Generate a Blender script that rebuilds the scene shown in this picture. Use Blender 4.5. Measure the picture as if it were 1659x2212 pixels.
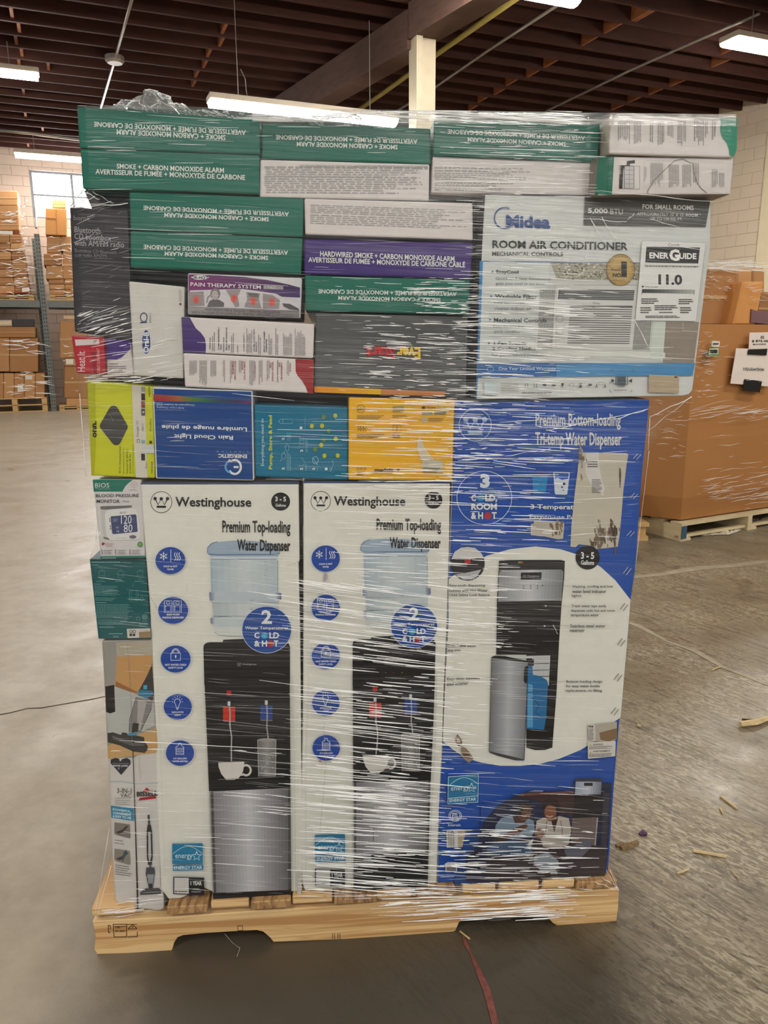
import bpy, bmesh, math, random
from mathutils import Vector, Matrix, noise
for o in list(bpy.data.objects): bpy.data.objects.remove(o)
sc = bpy.context.scene; col = sc.collection
rnd = random.Random(7)
# ---------------------------------------------------------------- camera
F = 1640.0; PITCH = math.radians(12.6); A_ = .005; H = 1.358
rt = Vector((1,0,0)); FW = Vector((0, math.cos(PITCH), -math.sin(PITCH))); up = Vector((0, math.sin(PITCH), math.cos(PITCH)))
CR = rt*math.cos(A_) - up*math.sin(A_); CU = rt*math.sin(A_) + up*math.cos(A_)
CO = Vector((0,0,H))
cd = bpy.data.cameras.new('camera'); cam = bpy.data.objects.new('camera', cd); col.objects.link(cam)
cd.sensor_fit = 'VERTICAL'; cd.sensor_height = 36; cd.lens = F/2212*36; cd.clip_start = .02; cd.clip_end = 200
M = Matrix((CR, CU, -FW)).transposed().to_4x4(); M.translation = CO; cam.matrix_world = M
sc.camera = cam
# ---------------------------------------------------------------- world, exposure
w = bpy.data.worlds.new('world'); sc.world = w; w.use_nodes = True
w.node_tree.nodes['Background'].inputs[0].default_value = (.93,.96,1.0,1)
w.node_tree.nodes['Background'].inputs[1].default_value = .5
sc.view_settings.view_transform = 'Standard'; sc.view_settings.look = 'None'
sc.view_settings.gamma = 1; sc.view_settings.use_curve_mapping = False
sc.view_settings.exposure = 0.12
LAMP = 62.0        # radiance of the fluorescent diffusers
CZ = H + 3.9       # underside of the joists
# unprojection of photograph pixels (1659x2212) on real planes
def ray(x, y): return FW + CR*((x-829.5)/F) + CU*((1106-y)/F)
def hz(x, y, z):
    r = ray(x, y); return CO + r*((z-CO.z)/r.z)
P0 = hz(207,2063,0); P1 = hz(1333,1990,0)
UX = (P1-P0).normalized(); NY = Vector((UX.y,-UX.x,0))     # NY points to the camera
class Plane:
    def __init__(s, o, n): s.o = o; s.n = n.normalized()
    def at(s, x, y, off=0):
        r = ray(x, y); return CO + r*((s.o + s.n*off - CO).dot(s.n)/r.dot(s.n))
FRONT = Plane(P0, NY)
dirA = Vector((math.sin(math.radians(68)), math.cos(math.radians(68)), 0))
dirB = Vector((-math.sin(math.radians(31.6)), math.cos(math.radians(31.6)), 0))
nA = Vector((dirA.y,-dirA.x,0))        # toward the camera
# ---------------------------------------------------------------- materials
def lin(c): return tuple((v/255/12.92 if v/255 <= .04045 else ((v/255+.055)/1.055)**2.4) for v in c[:3])
_m = {}
def new_mat(name):
    m = bpy.data.materials.new(name); m.use_nodes = True; nt = m.node_tree
    return m, nt, nt.nodes['Principled BSDF']
def nd(nt, t, **k):
    n = nt.nodes.new(t)
    for a, b in k.items():
        if a.startswith('i_'): n.inputs[a[2:].replace('_',' ')].default_value = b
        else: setattr(n, a, b)
    return n
def plain(name, c, rough=.5, metal=0, noise_amt=.12, scale=9, bump=0, spec=.4, stretch=(1,1,1)):
    if name in _m: return _m[name]
    m, nt, b = new_mat(name); L = nt.links
    tc = nd(nt,'ShaderNodeNewGeometry'); mp = nd(nt,'ShaderNodeMapping'); mp.inputs['Scale'].default_value = stretch
    L.new(tc.outputs['Position'], mp.inputs[0])
    nz = nd(nt,'ShaderNodeTexNoise', i_Scale=scale, i_Detail=5); L.new(mp.outputs[0], nz.inputs['Vector'])
    mx = nd(nt,'ShaderNodeMix', data_type='RGBA'); L.new(nz.outputs['Fac'], mx.inputs['Factor'])
    lc = lin(c)
    mx.inputs['A'].default_value = tuple(v*(1-noise_amt*1.5) for v in lc)+(1,)
    mx.inputs['B'].default_value = tuple(min(1,v*(1+noise_amt*1.5)) for v in lc)+(1,)
    L.new(mx.outputs['Result'], b.inputs['Base Color'])
    b.inputs['Roughness'].default_value = rough; b.inputs['Metallic'].default_value = metal
    b.inputs['Specular IOR Level'].default_value = spec
    if bump:
        bp = nd(nt,'ShaderNodeBump', i_Strength=bump, i_Distance=.01); L.new(nz.outputs['Fac'], bp.inputs['Height']); L.new(bp.outputs[0], b.inputs['Normal'])
    _m[name] = m; return m
def emis(name, c, s):
    m, nt, b = new_mat(name); nt.nodes.remove(b)
    e = nd(nt,'ShaderNodeEmission', i_Strength=s); e.inputs[0].default_value = lin(c)+(1,)
    nt.links.new(e.outputs[0], nt.nodes['Material Output'].inputs[0]); _m[name] = m; return m
def print_mat():
    m, nt, b = new_mat('printed card'); L = nt.links
    at = nd(nt,'ShaderNodeAttribute', attribute_name='Col')
    g = nd(nt,'ShaderNodeNewGeometry'); nz = nd(nt,'ShaderNodeTexNoise', i_Scale=40, i_Detail=6); L.new(g.outputs['Position'], nz.inputs['Vector'])
    mr = nd(nt,'ShaderNodeMapRange'); mr.inputs['To Min'].default_value=.9; mr.inputs['To Max'].default_value=1.06
    L.new(nz.outputs['Fac'], mr.inputs['Value'])
    vm = nd(nt,'ShaderNodeVectorMath', operation='SCALE'); L.new(at.outputs['Color'], vm.inputs[0]); L.new(mr.outputs[0], vm.inputs['Scale'])
    L.new(vm.outputs[0], b.inputs['Base Color']); b.inputs['Roughness'].default_value=.45; b.inputs['Specular IOR Level'].default_value=.28
    return m
PRINT = print_mat()
def wood(name, ca, cb, st=(.8,.8,34)):
    m, nt, b = new_mat(name); L = nt.links
    g = nd(nt,'ShaderNodeNewGeometry'); mp = nd(nt,'ShaderNodeMapping'); mp.inputs['Scale'].default_value=st; L.new(g.outputs['Position'],mp.inputs[0])
    n1 = nd(nt,'ShaderNodeTexNoise', i_Scale=2.2, i_Detail=3, i_Distortion=.4); L.new(mp.outputs[0],n1.inputs['Vector'])
    r = nd(nt,'ShaderNodeValToRGB'); L.new(n1.outputs['Fac'],r.inputs[0]); e=r.color_ramp.elements
    e[0].position=.36; e[0].color=lin(cb)+(1,); e[1].position=.62; e[1].color=lin(ca)+(1,)
    x=e.new(.46); x.color=lin(tuple(a*.75+c*.25 for a,c in zip(ca,cb)))+(1,)
    x=e.new(.50); x.color=lin(tuple(a*.4+c*.6 for a,c in zip(ca,cb)))+(1,)
    x=e.new(.54); x.color=lin(ca)+(1,)
    L.new(r.outputs[0],b.inputs['Base Color']); b.inputs['Roughness'].default_value=.62; return m
# ---------------------------------------------------------------- object helpers
def tag(o, label=None, cat=None, group=None, kind=None):
    if label: o['label'] = label
    if cat: o['category'] = cat
    if group: o['group'] = group
    if kind: o['kind'] = kind
    return o
def empty(name, loc, label=None, cat=None, group=None):
    o = bpy.data.objects.new(name, None); col.objects.link(o); o.location = loc; o.empty_display_size = .05
    return tag(o, label, cat, group)
def mesh_obj(name, vs, fs, mat, parent=None, cols=None, smooth=False, top=None):
    """cols: per-face sRGB colour"""
    me = bpy.data.meshes.new(name); base = Vector((0,0,0))
    p = parent
    while p is not None: base = base + p.location; p = p.parent
    me.from_pydata([tuple(Vector(v)-base) for v in vs], [], fs)
    for mm in (mat if isinstance(mat, (list,tuple)) else [mat]): me.materials.append(mm)
    if cols:
        ca = me.color_attributes.new('Col','FLOAT_COLOR','CORNER')
        buf = []
        for f, c in zip(me.polygons, cols):
            buf += (list(lin(c))+[1.0])*f.loop_total
        ca.data.foreach_set('color', buf)
    if smooth: me.polygons.foreach_set('use_smooth', [True]*len(me.polygons))
    me.update()
    o = bpy.data.objects.new(name, me); col.objects.link(o)
    if parent: o.parent = parent
    return o
class MB:
    def __init__(s): s.v=[]; s.f=[]; s.c=[]
    def add(s, vs, fs, c=None):
        k=len(s.v); s.v += [Vector(v) for v in vs]; s.f += [tuple(i+k for i in f) for f in fs]; s.c += [c or (200,200,200)]*len(fs)
    def prism(s, front, back, c=None):
        n=len(front); s.add(list(front)+list(back), [tuple(range(n))[::-1], tuple(range(n,2*n))]+[(i,(i+1)%n,n+(i+1)%n,n+i) for i in range(n)], c)
    def obox(s, o, ax, ay, az, c=None):      # o corner, three edge vectors
        o=Vector(o); q=[o,o+ax,o+ax+ay,o+ay]; s.prism(q,[v+az for v in q],c)
    def box(s, x0,x1,y0,y1,z0,z1,c=None): s.obox((x0,y0,z0),Vector((x1-x0,0,0)),Vector((0,y1-y0,0)),Vector((0,0,z1-z0)),c)
    def tube(s, pts, r, n=8, c=None):
        pts=[Vector(p) for p in pts]; k=len(s.v)
        for i,p in enumerate(pts):
            d=(pts[min(i+1,len(pts)-1)]-pts[max(i-1,0)]).normalized(); a=d.orthogonal().normalized(); b=d.cross(a)
            rr = r[i] if isinstance(r,(list,tuple)) else r
            for j in range(n):
                t=2*math.pi*j/n; s.v.append(p+a*math.cos(t)*rr+b*math.sin(t)*rr)
        for i in range(len(pts)-1):
            for j in range(n):
                s.f.append((k+i*n+j,k+i*n+(j+1)%n,k+(i+1)*n+(j+1)%n,k+(i+1)*n+j)); s.c.append(c or (200,200,200))
        s.f.append(tuple(k+j for j in range(n))[::-1]); s.f.append(tuple(k+(len(pts)-1)*n+j for j in range(n))); s.c+= [c or (200,200,200)]*2
    def build(s, name, mat, parent=None, smooth=False, colored=False):
        o = mesh_obj(name, s.v, s.f, mat, parent, s.c if colored else None, smooth)
        bm=bmesh.new(); bm.from_mesh(o.data); bmesh.ops.recalc_face_normals(bm, faces=bm.faces); bm.to_mesh(o.data); bm.free()
        return o
def bevel(o, wdt=.003, seg=2):
    m=o.modifiers.new('bevel','BEVEL'); m.width=wdt; m.segments=seg; m.limit_method='ANGLE'; m.angle_limit=math.radians(50); return o
# ---------------------------------------------------------------- structure: floor
def floor_mat():
    m, nt, b = new_mat('worn concrete'); L = nt.links
    g = nd(nt,'ShaderNodeNewGeometry'); P = g.outputs['Position']
    def noise_(scale, det=6, st=(1,1,1), rot=0, dist=0):
        rp = nd(nt,'ShaderNodeMapping'); rp.inputs['Rotation'].default_value=(0,0,rot); L.new(P, rp.inputs[0]); mp = nd(nt,'ShaderNodeMapping'); mp.inputs['Scale'].default_value = st; L.new(rp.outputs[0], mp.inputs[0])
        n = nd(nt,'ShaderNodeTexNoise', i_Scale=scale, i_Detail=det, i_Distortion=dist, i_Roughness=.6); L.new(mp.outputs[0], n.inputs['Vector']); return n.outputs['Fac']
    def ramp(src, stops):
        r = nd(nt,'ShaderNodeValToRGB'); e = r.color_ramp.elements
        e[0].position, e[0].color = stops[0][0], (stops[0][1],)*3+(1,)
        e[1].position, e[1].color = stops[-1][0], (stops[-1][1],)*3+(1,)
        for p_, v_ in stops[1:-1]: x = e.new(p_); x.color = (v_,)*3+(1,)
        L.new(src, r.inputs[0]); return r.outputs[0]
    def mix(fac, a, c, bt='MIX'):
        x = nd(nt,'ShaderNodeMix', data_type='RGBA', blend_type=bt)
        (L.new(fac, x.inputs['Factor']) if not isinstance(fac,float) else setattr(x.inputs['Factor'],'default_value',fac))
        for k,v in (('A',a),('B',c)):
            if isinstance(v,tuple): x.inputs[k].default_value=v+(1,)
            else: L.new(v, x.inputs[k])
        return x.outputs['Result']
    base = mix(noise_(1.1,5), lin((150,136,117)), lin((174,160,141)))
    base = mix(ramp(noise_(14,8),[(.35,.0),(.7,.5)]), base, lin((134,120,102)))
    # the worn right side is browner and darker, with flaked patches
    sx = nd(nt,'ShaderNodeSeparateXYZ'); L.new(P, sx.inputs[0])
    ad = nd(nt,'ShaderNodeMath', operation='MULTIPLY_ADD'); L.new(noise_(1.3,4), ad.inputs[0]); ad.inputs[1].default_value=1.2; L.new(sx.outputs['X'], ad.inputs[2])
    worn = ramp(ad.outputs[0], [(.35,0),(1,1)])
    wornc = mix(noise_(2.2,7,dist=.4), lin((112,99,80)), lin((150,136,114)))
    flake = ramp(noise_(46,12,(.7,2.0,1),.8,.9),[(.49,0),(.54,.9)]); fm = ramp(noise_(1.7,3),[(.42,0),(.6,1)])
    ff = nd(nt,'ShaderNodeMath', operation='MULTIPLY'); L.new(flake, ff.inputs[0]); L.new(fm, ff.inputs[1])
    wornc = mix(ff.outputs[0], wornc, lin((176,164,142)))
    scr = ramp(noise_(9,10,(.35,5,1),.95,.9),[(.55,0),(.60,.7),(.65,0)])
    wornc = mix(scr, wornc, lin((78,67,52)))
    wornc = mix(ramp(noise_(60,8,(.6,1.6,1),.8,.5),[(.57,0),(.64,.7)]), wornc, lin((72,62,48)))
    base = mix(worn, base, wornc)
    spots = ramp(noise_(3.1,8,dist=1.0),[(.60,0),(.67,.6)])
    ms = nd(nt,'ShaderNodeMath', operation='MULTIPLY'); L.new(spots, ms.inputs[0]); L.new(worn, ms.inputs[1])
    base = mix(ms.outputs[0], base, lin((84,75,62)))
    # dark patch at the very front: stain plus the stack's shadow, painted in
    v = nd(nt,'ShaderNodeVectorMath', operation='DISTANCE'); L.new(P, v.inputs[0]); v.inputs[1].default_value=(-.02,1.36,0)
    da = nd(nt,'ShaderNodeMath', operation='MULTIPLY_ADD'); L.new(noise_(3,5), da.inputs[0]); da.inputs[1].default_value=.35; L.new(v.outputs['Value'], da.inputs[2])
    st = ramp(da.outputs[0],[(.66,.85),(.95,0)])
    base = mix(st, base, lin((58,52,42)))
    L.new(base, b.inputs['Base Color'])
    L.new(ramp(noise_(4,6),[(.3,.26),(.7,.5)]), b.inputs['Roughness']); b.inputs['Specular IOR Level'].default_value=.5
    bp = nd(nt,'ShaderNodeBump', i_Strength=.25, i_Distance=.004); L.new(noise_(22,8), bp.inputs['Height']); L.new(bp.outputs[0], b.inputs['Normal'])
    return m
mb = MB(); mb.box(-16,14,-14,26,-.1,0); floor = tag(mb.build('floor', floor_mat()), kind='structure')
def floor_strip(pts, widths, name, mat, z=.0009, th=.0006, jitter=0):
    m_=MB(); n=len(pts); L_=[];R_=[]
    for i,(x,y) in enumerate(pts):
        p=hz(x,y,z); q=hz(*pts[min(i+1,n-1)],z)-hz(*pts[max(i-1,0)],z); q=Vector((q.y,-q.x,0)).normalized()
        wd=widths[i] if isinstance(widths,list) else widths
        wd*= 1+jitter*(rnd.random()-.5)
        L_.append(p+q*wd/2); R_.append(p-q*wd/2)
    for i in range(n-1):
        q=[L_[i],L_[i+1],R_[i+1],R_[i]]; m_.prism([v+Vector((0,0,th)) for v in q], q)
    return m_.build(name, mat, floor)
crk=[(-10,1545),(20,1540),(60,1530),(90,1529),(130,1522),(170,1515),(200,1510),(232,1503)]
floor_strip(crk,[.006,.005,.004,.006,.004,.005,.004,.003],'crack',plain('crack dark',(72,60,48),.9))
floor_strip([(1000,2020),(1006,2040),(1018,2062),(1030,2090),(1052,2140),(1070,2212)],[.003,.009,.004,.012,.016,.014],'red_paint_mark',plain('red paint',(128,74,66),.6,noise_amt=.5,scale=60))
floor_strip([(1345,1248),(1420,1242),(1500,1228),(1580,1222),(1659,1212)],[.06,.05,.07,.05,.06],'seam',plain('seam pale',(166,154,132),.6,noise_amt=.3,scale=12),jitter=.4)
floor_strip([(1345,1340),(1380,1352),(1440,1385),(1500,1405),(1560,1440),(1659,1480)],[.02,.03,.02,.03,.03,.02],'seam',plain('seam pale',(186,168,138)),jitter=.6)
# ---------------------------------------------------------------- ceiling
JW=.045; JD=.27
WOOD_J = plain('joist wood',(66,34,25),.75,noise_amt=.35,scale=3,stretch=(1,1,4))
WOOD_O = plain('blocking wood',(150,92,58),.7,noise_amt=.25,scale=8)
mb = MB(); mb.box(-18,16,-14,26,CZ+JD,CZ+JD+.08); ceiling = tag(mb.build('ceiling', plain('roof deck',(34,20,17),.85,noise_amt=.3,scale=4)), kind='structure')
def sA(p): return -(p.dot(nA))          # coordinate across the joists, grows with depth
c0=sA(hz(0,42,CZ)); c10=sA(hz(0,252,CZ)); SP=(c10-c0)/10
jm=MB(); LJ=34.0
jm.obox((0,0,0), Vector((LJ,0,0)), Vector((0,JW,0)), Vector((0,0,JD)))
jmesh=None
angA=math.atan2(dirA.y,dirA.x)
def wallr_x(p):  # distance along dirA until right wall, filled later
    return 0
WR = hz(1640,226,CZ+.02)               # a point where the right wall meets the joists
nR = Vector((dirB.y,-dirB.x,0))
def to_wall(o):                        # parameter along dirA to the right wall
    return (WR-o).dot(nR)/dirA.dot(nR)
k0=-14; k1=34
for k in range(k0,k1):
    s=c0+k*SP
    o0=-nA*s + Vector((0,0,CZ)); t1=to_wall(o0)-.02
    if jmesh is None:
        j=jm.build('joist', WOOD_J, ceiling); jmesh=j.data
    else:
        j=bpy.data.objects.new('joist', jmesh); col.objects.link(j); j.parent=ceiling
    j.location=o0+dirA*(t1-LJ); j.rotation_euler=(0,0,angA)
bmesh_=None
for (x,y) in [(22,30),(37,57),(31,85),(43,110),(38,135),(48,197),(52,245),(90,280),(58,310),(483,52),(475,85),(447,112),(440,133),(422,155),(415,178),
              (1154,152),(1108,171),(1080,192),(1043,210),(1017,231),(1196,128),(1269,85),(1313,61),(1372,34),(1419,12),(1553,133),(1476,169),(1424,190),(1379,207),(1340,225),(1560,110),(100,130)]:
    p=hz(x,y,CZ+.06); k=math.floor((sA(p)-c0)/SP); s=c0+k*SP+JW
    t=p.dot(dirA)
    o0=-nA*s+dirA*t
    m_=MB(); m_.obox(Vector((0,0,0)), dirA*.04, -nA*(SP-JW), Vector((0,0,.2)))
    if bmesh_ is None:
        q=m_.build('blocking', WOOD_O, ceiling); bmesh_=q.data
    else: q=bpy.data.objects.new('blocking', bmesh_); col.objects.link(q); q.parent=ceiling
    q.location=o0+Vector((0,0,CZ+.03))
# ---------------------------------------------------------------- column and beams
BZ=CZ-.42
pc=hz(919,82,BZ)
BEAM=plain('old beam',(86,62,52),.8,noise_amt=.3,scale=5,stretch=(1,1,3))
cw=.27
colm=MB(); o=pc-dirA*cw/2; 
for a,b,c in ((0,.30,.05),(.30,1,0)):
    colm.obox(Vector((o.x,o.y,0))+dirA*cw*a-nA*(-c), dirA*cw*(b-a), -nA*(.22), Vector((0,0,BZ)))
column=tag(colm.build('trim_1', plain('painted column',(178,166,142),.6,noise_amt=.08)), kind='structure')
tag(column,'cream painted square post holding up the ceiling beam')
bm_=MB(); o=pc+dirA*(-.16); bm_.obox(Vector((o.x,o.y,BZ-.1))+dirB*.12, dirA*.1, dirB*12, Vector((0,0,.42)))
bm_.obox(Vector((o.x,o.y,BZ-.1))+dirB*.12+dirA*.1, dirA*.2, dirB*12, Vector((0,0,.30)))
bl=tag(bm_.build('trim_2', BEAM), kind='structure')
bm_=MB(); bm_.obox(Vector((o.x,o.y,BZ))-dirB*9, dirA*.09, dirB*9.1, Vector((0,0,.38)))
bm_.obox(Vector((o.x,o.y,BZ))-dirB*9+dirA*.09, dirA*.26, dirB*9.1, Vector((0,0,.40)))
br=tag(bm_.build('trim_3', BEAM), kind='structure')
# pipes and conduits under the joists
def pipe(name,pts,z,r,mat,label,cat,wob=0):
    m_=MB(); m_.tube([hz(x,y,z) for x,y in pts], r, 8); return tag(m_.build(name,mat,smooth=True),label,cat)
GAL=plain('galvanised',(168,160,150),.4,metal=.6,noise_amt=.15)
pipe('gas_pipe',[(1130,-14),(960,105),(820,206),(770,240)],CZ-.06,.035,plain('yellow pipe',(176,160,84),.5),'yellow pipe running under the joists beside the beam','pipe')
pipe('conduit',[(1240,-12),(1060,105),(930,195),(840,250)],CZ-.04,.02,GAL,'thin grey conduit crossing the joists just right of the cream post','conduit')
pipe('conduit',[(1640,30),(1500,90),(1365,150),(1175,242)],CZ-.04,.02,GAL,'thin grey conduit crossing the joists toward the right-hand lamp','conduit')
pipe('conduit',[(290,-20),(268,60),(248,130),(218,232)],CZ-.04,.02,GAL,'grey conduit on the ceiling at left with a junction box on it','conduit')
pipe('sprinkler_pipe',[(-20,280),(60,287),(160,300),(330,316)],CZ-.12,.03,GAL,'dark pipe along the far left joists above the window lamp','pipe')
pipe('cable',[(520,150),(530,170),(533,200),(536,212)],CZ-.1,.008,GAL,'loose grey cable hanging to the lamp behind the stack','cable')
mj=MB(); q=hz(248,132,CZ-.06)
for i,(r,z) in enumerate(((.1,.0),(.1,.05),(.04,.07))): pass
mj.tube([q+Vector((0,0,-.03)),q+Vector((0,0,0)),q+Vector((0,0,.06))],[.1,.13,.13],14); tag(mj.build('junction_box',GAL),'round grey junction box on the left ceiling conduit','electrical box')
# ---------------------------------------------------------------- fluorescent fixtures
GLOW=emis('fluorescent tube',(255,250,240),LAMP)
HOUS=plain('lamp housing',(205,190,170),.5,noise_amt=.05)
def fixture(p, L_=2.4, wd=.22, label='', name='fluorescent_light', hang=.35):
    root=empty(name,p,label,'ceiling lamp')
    p=Vector(p); a=dirA*L_; n=-nA
    m_=MB(); m_.obox(p-n*wd/2+Vector((0,0,.05)), a, n*wd, Vector((0,0,.07))); bevel(m_.build('housing',HOUS,root),.01)
    m_=MB(); k=7; ring=[]
    prof=[(math.cos(math.pi*i/k)*wd*.5, .05-math.sin(math.pi*i/k)*.07) for i in range(k+1)]
    f=[p+dirA*.02+n*x+Vector((0,0,z)) for x,z in prof]; m_.prism(f,[v+dirA*(L_-.04) for v in f]); m_.build('diffuser',GLOW,root)
    for t in (.15,.85):
        m_=MB(); q=p+a*t+Vector((0,0,.12)); m_.tube([q,Vector((q.x,q.y,CZ))],.006,6); m_.build('hanger',GAL,root)
    return root
FZ=CZ-.42
def fx_end(px,py,end,L_=2.4,dz=0,**k):    # the given pixel is the left (0) or right (1) end
    q=hz(px,py,FZ-dz); return fixture(q-dirA*(L_ if end else 0),L_,**k)
fx_end(1247,12,1,label='lit fluorescent lamp at the top edge above the cream post',wd=.24)
fx_end(1572,96,0,label='lit fluorescent lamp at the upper right near the white wall',wd=.3)
fx_end(450,228,0,dz=.75,label='lit fluorescent lamp just above the plastic-wrapped stack, behind it',wd=.26)
fx_end(86,172,1,label='lit fluorescent lamp cut off by the left edge under the joists',wd=.24)
fx_end(31,338,0,label='lit fluorescent lamp in front of the far window at left',wd=.24)
for i,(x,y) in enumerate([(1.8,-3.6),(-3.4,-2.8),(4.2,-.4),(.9,-6.2),(-1.6,-10.2),(3.4,-10.0),(-4.5,3.2),(3.9,3.6)]):
    fixture((x,y,FZ),2.4,.26,label=['lit fluorescent lamp above and behind the camera','lit fluorescent lamp behind the camera to the left','lit fluorescent lamp behind the camera to the right','lit fluorescent lamp far behind the camera in the middle','lit fluorescent lamp furthest behind at left','lit fluorescent lamp furthest behind at right','lit fluorescent lamp left of the stack out of frame','lit fluorescent lamp right of the stack out of frame'][i])
# ---------------------------------------------------------------- walls of blocks
BLK=plain('block paint warm',(214,196,182),.7,noise_amt=.06,scale=3,bump=.1)
MORT=plain('mortar',(172,156,144),.9)
BLKR=plain('block paint cream',(226,208,184),.7,noise_amt=.05,scale=2,bump=.1)
MORTR=plain('mortar cream',(212,194,170),.9)
rackpt=hz(117,888,0)
WB=rackpt-nA*1.45                          # back wall plane point
def wall(name, o, d, nrm, L0, L1, zt, mort, holes=()):
    """slab with rectangular holes, d along, nrm toward room"""
    xs=sorted({L0,L1}|{h[0] for h in holes}|{h[1] for h in holes}); zs=sorted({0,zt}|{h[2] for h in holes}|{h[3] for h in holes})
    m_=MB()
    for i in range(len(xs)-1):
        for j in range(len(zs)-1):
            cx=(xs[i]+xs[i+1])/2; cz=(zs[j]+zs[j+1])/2
            if any(h[0]<cx<h[1] and h[2]<cz<h[3] for h in holes): continue
            m_.obox(Vector((o.x,o.y,0))+d*xs[i]+Vector((0,0,zs[j])), d*(xs[i+1]-xs[i]), -nrm*.2, Vector((0,0,zs[j+1]-zs[j])))
    return tag(m_.build(name, mort), kind='structure')
def blocks(par, o, d, nrm, L0, L1, z0, z1, mat, bw=.4, bh=.2, holes=()):
    base=None; g=.012
    r0=int(z0/bh); r1=int(z1/bh)+1
    for r in range(r0,r1):
        sh=(r%2)*bw/2; c=math.floor((L0-sh)/bw)
        while c*bw+sh<L1:
            a=c*bw+sh; c+=1
            cx=a+bw/2; cz=r*bh+bh/2
            hit=[h for h in holes if a<h[1] and a+bw>h[0] and r*bh<h[3] and r*bh+bh>h[2]]
            if hit:
                h=hit[0]
                for (xa,xb,za,zb) in ((a,h[0],r*bh,r*bh+bh),(h[1],a+bw,r*bh,r*bh+bh),(max(a,h[0]),min(a+bw,h[1]),r*bh,h[2]),(max(a,h[0]),min(a+bw,h[1]),h[3],r*bh+bh)):
                    if xb-xa>.03 and zb-za>.03:
                        m_=MB(); m_.obox(Vector((o.x,o.y,za+g/2))+d*(xa+g/2),d*(xb-xa-g),nrm*.008,Vector((0,0,zb-za-g))); m_.build('block',mat,par)
                continue
            if base is None:
                m_=MB(); m_.obox(Vector((0,0,0)),d*(bw-g),nrm*.008,Vector((0,0,bh-g))); q=m_.build('block',mat,par); base=q.data
            else: q=bpy.data.objects.new('block',base); col.objects.link(q); q.parent=par
            q.location=Vector((o.x,o.y,0))+d*(a+g/2)+Vector((0,0,r*bh+g/2))
PB=Plane(WB,nA)
def onB(x,y):
    q=PB.at(x,y)-WB; return q.dot(dirA), PB.at(x,y).z
wx0,wz1=onB(62,366); wx1,_=onB(300,366); _,wz0=onB(75,470)
hole=(wx0,wx0+2.6,wz0,wz1)
wb=wall('wall_back',WB,dirA,nA,-10,16,CZ+JD,MORT,[hole])
l0,_=onB(-25,600); l1,_=onB(190,600)
blocks(wb,WB,dirA,nA,l0,l1,0,CZ+.2,BLK,holes=[hole])
# window
win=empty('window_1',Vector((WB.x,WB.y,0))+dirA*(hole[0]+1.3)+Vector((0,0,wz0)),'bright daylit window high in the far left wall'); win['kind']='structure'
o=Vector((WB.x,WB.y,0))-nA*.12
m_=MB(); m_.obox(o+dirA*hole[0]+Vector((0,0,wz0)),dirA*2.6,-nA*.01,Vector((0,0,wz1-wz0))); m_.build('pane',emis('daylight glass',(240,248,255),14.0),win)
for a in (0,.8,1.7,2.55):
    m_=MB(); m_.obox(o+dirA*(hole[0]+a)+Vector((0,0,wz0)),dirA*.05,nA*.05,Vector((0,0,wz1-wz0))); m_.build('mullion',plain('window frame',(120,124,132),.5),win)
for b in (0,.5,1.0):
    m_=MB(); m_.obox(o+dirA*hole[0]+Vector((0,0,wz0+(wz1-wz0-.04)*b)),dirA*2.6,nA*.04,Vector((0,0,.035))); m_.build('glazing_bar',plain('window frame',(120,124,132),.5),win)
# right wall
t0=(WR-Vector((0,0,WR.z)))
WRo=Vector((WR.x,WR.y,0))
wr=wall('wall_right',WRo,dirB,-nR,-14,7,CZ+JD,MORTR)
blocks(wr,WRo,dirB,-nR,-1.9,1.4,1.2,CZ+.2,BLKR)
PR=Plane(WRo,-nR)
qa=PR.at(1652,400); m_=MB(); m_.obox(Vector((qa.x,qa.y,0))-dirB*.5,dirB*.5,-nR*.05,Vector((0,0,CZ-.5))); tag(m_.build('trim_4',plain('pilaster',(236,220,186),.6,noise_amt=.05)),kind='structure')
# ---------------------------------------------------------------- pallet rack on the left
CARD=[plain('cardboard %d'%i,c,.65,noise_amt=.06,scale=6) for i,c in enumerate([(186,136,88),(172,122,76),(200,150,100),(160,112,70),(214,150,84)])]
WOODP=plain('pallet wood',(205,168,112),.7,noise_amt=.2,scale=6,stretch=(1,1,5))
STEEL=plain('rack steel',(112,116,112),.5,metal=.2,noise_amt=.1)
DARKH=plain('dark hole',(12,11,10),.8)
WHITE=plain('white label',(232,226,214),.5,noise_amt=.02)
INK=plain('black ink',(24,22,22),.5,noise_amt=.02)
PK=Plane(rackpt,nA)
def K7(x,y): return (x/7.37, 380+y/7.37)
def K8(x,y): return (x/7.9, 640+y/7.9)
def carton(px4, pl, off, depth, mat, label, group=None, name='cardboard_box', tape=True):
    f=[pl.at(x,y,off) for x,y in px4]; b=[v-pl.n*depth for v in f]
    c=sum(f,Vector())/4; root=empty(name,Vector((c.x,c.y,min(v.z for v in f))),label,'box',group)
    m_=MB(); m_.prism(f,b); bevel(m_.build('carton',mat,root),.012,1)
    if tape:
        m_=MB(); w_=(f[1]-f[0]); h_=(f[3]-f[0]); t=f[0]+w_*.0+h_*.47
        m_.prism([t+pl.n*.004,t+w_+pl.n*.004,t+w_+h_*.06+pl.n*.004,t+h_*.06+pl.n*.004],[t,t+w_,t+w_+h_*.06,t+h_*.06]); m_.build('packing_tape',plain('tape',(196,158,112),.25,noise_amt=.05),root)
    return root
def rect(K,x0,y0,x1,y1,sk=0): return [K(x0,y0),K(x1,y0+sk),K(x1,y1+sk),K(x0,y1)]
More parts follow.
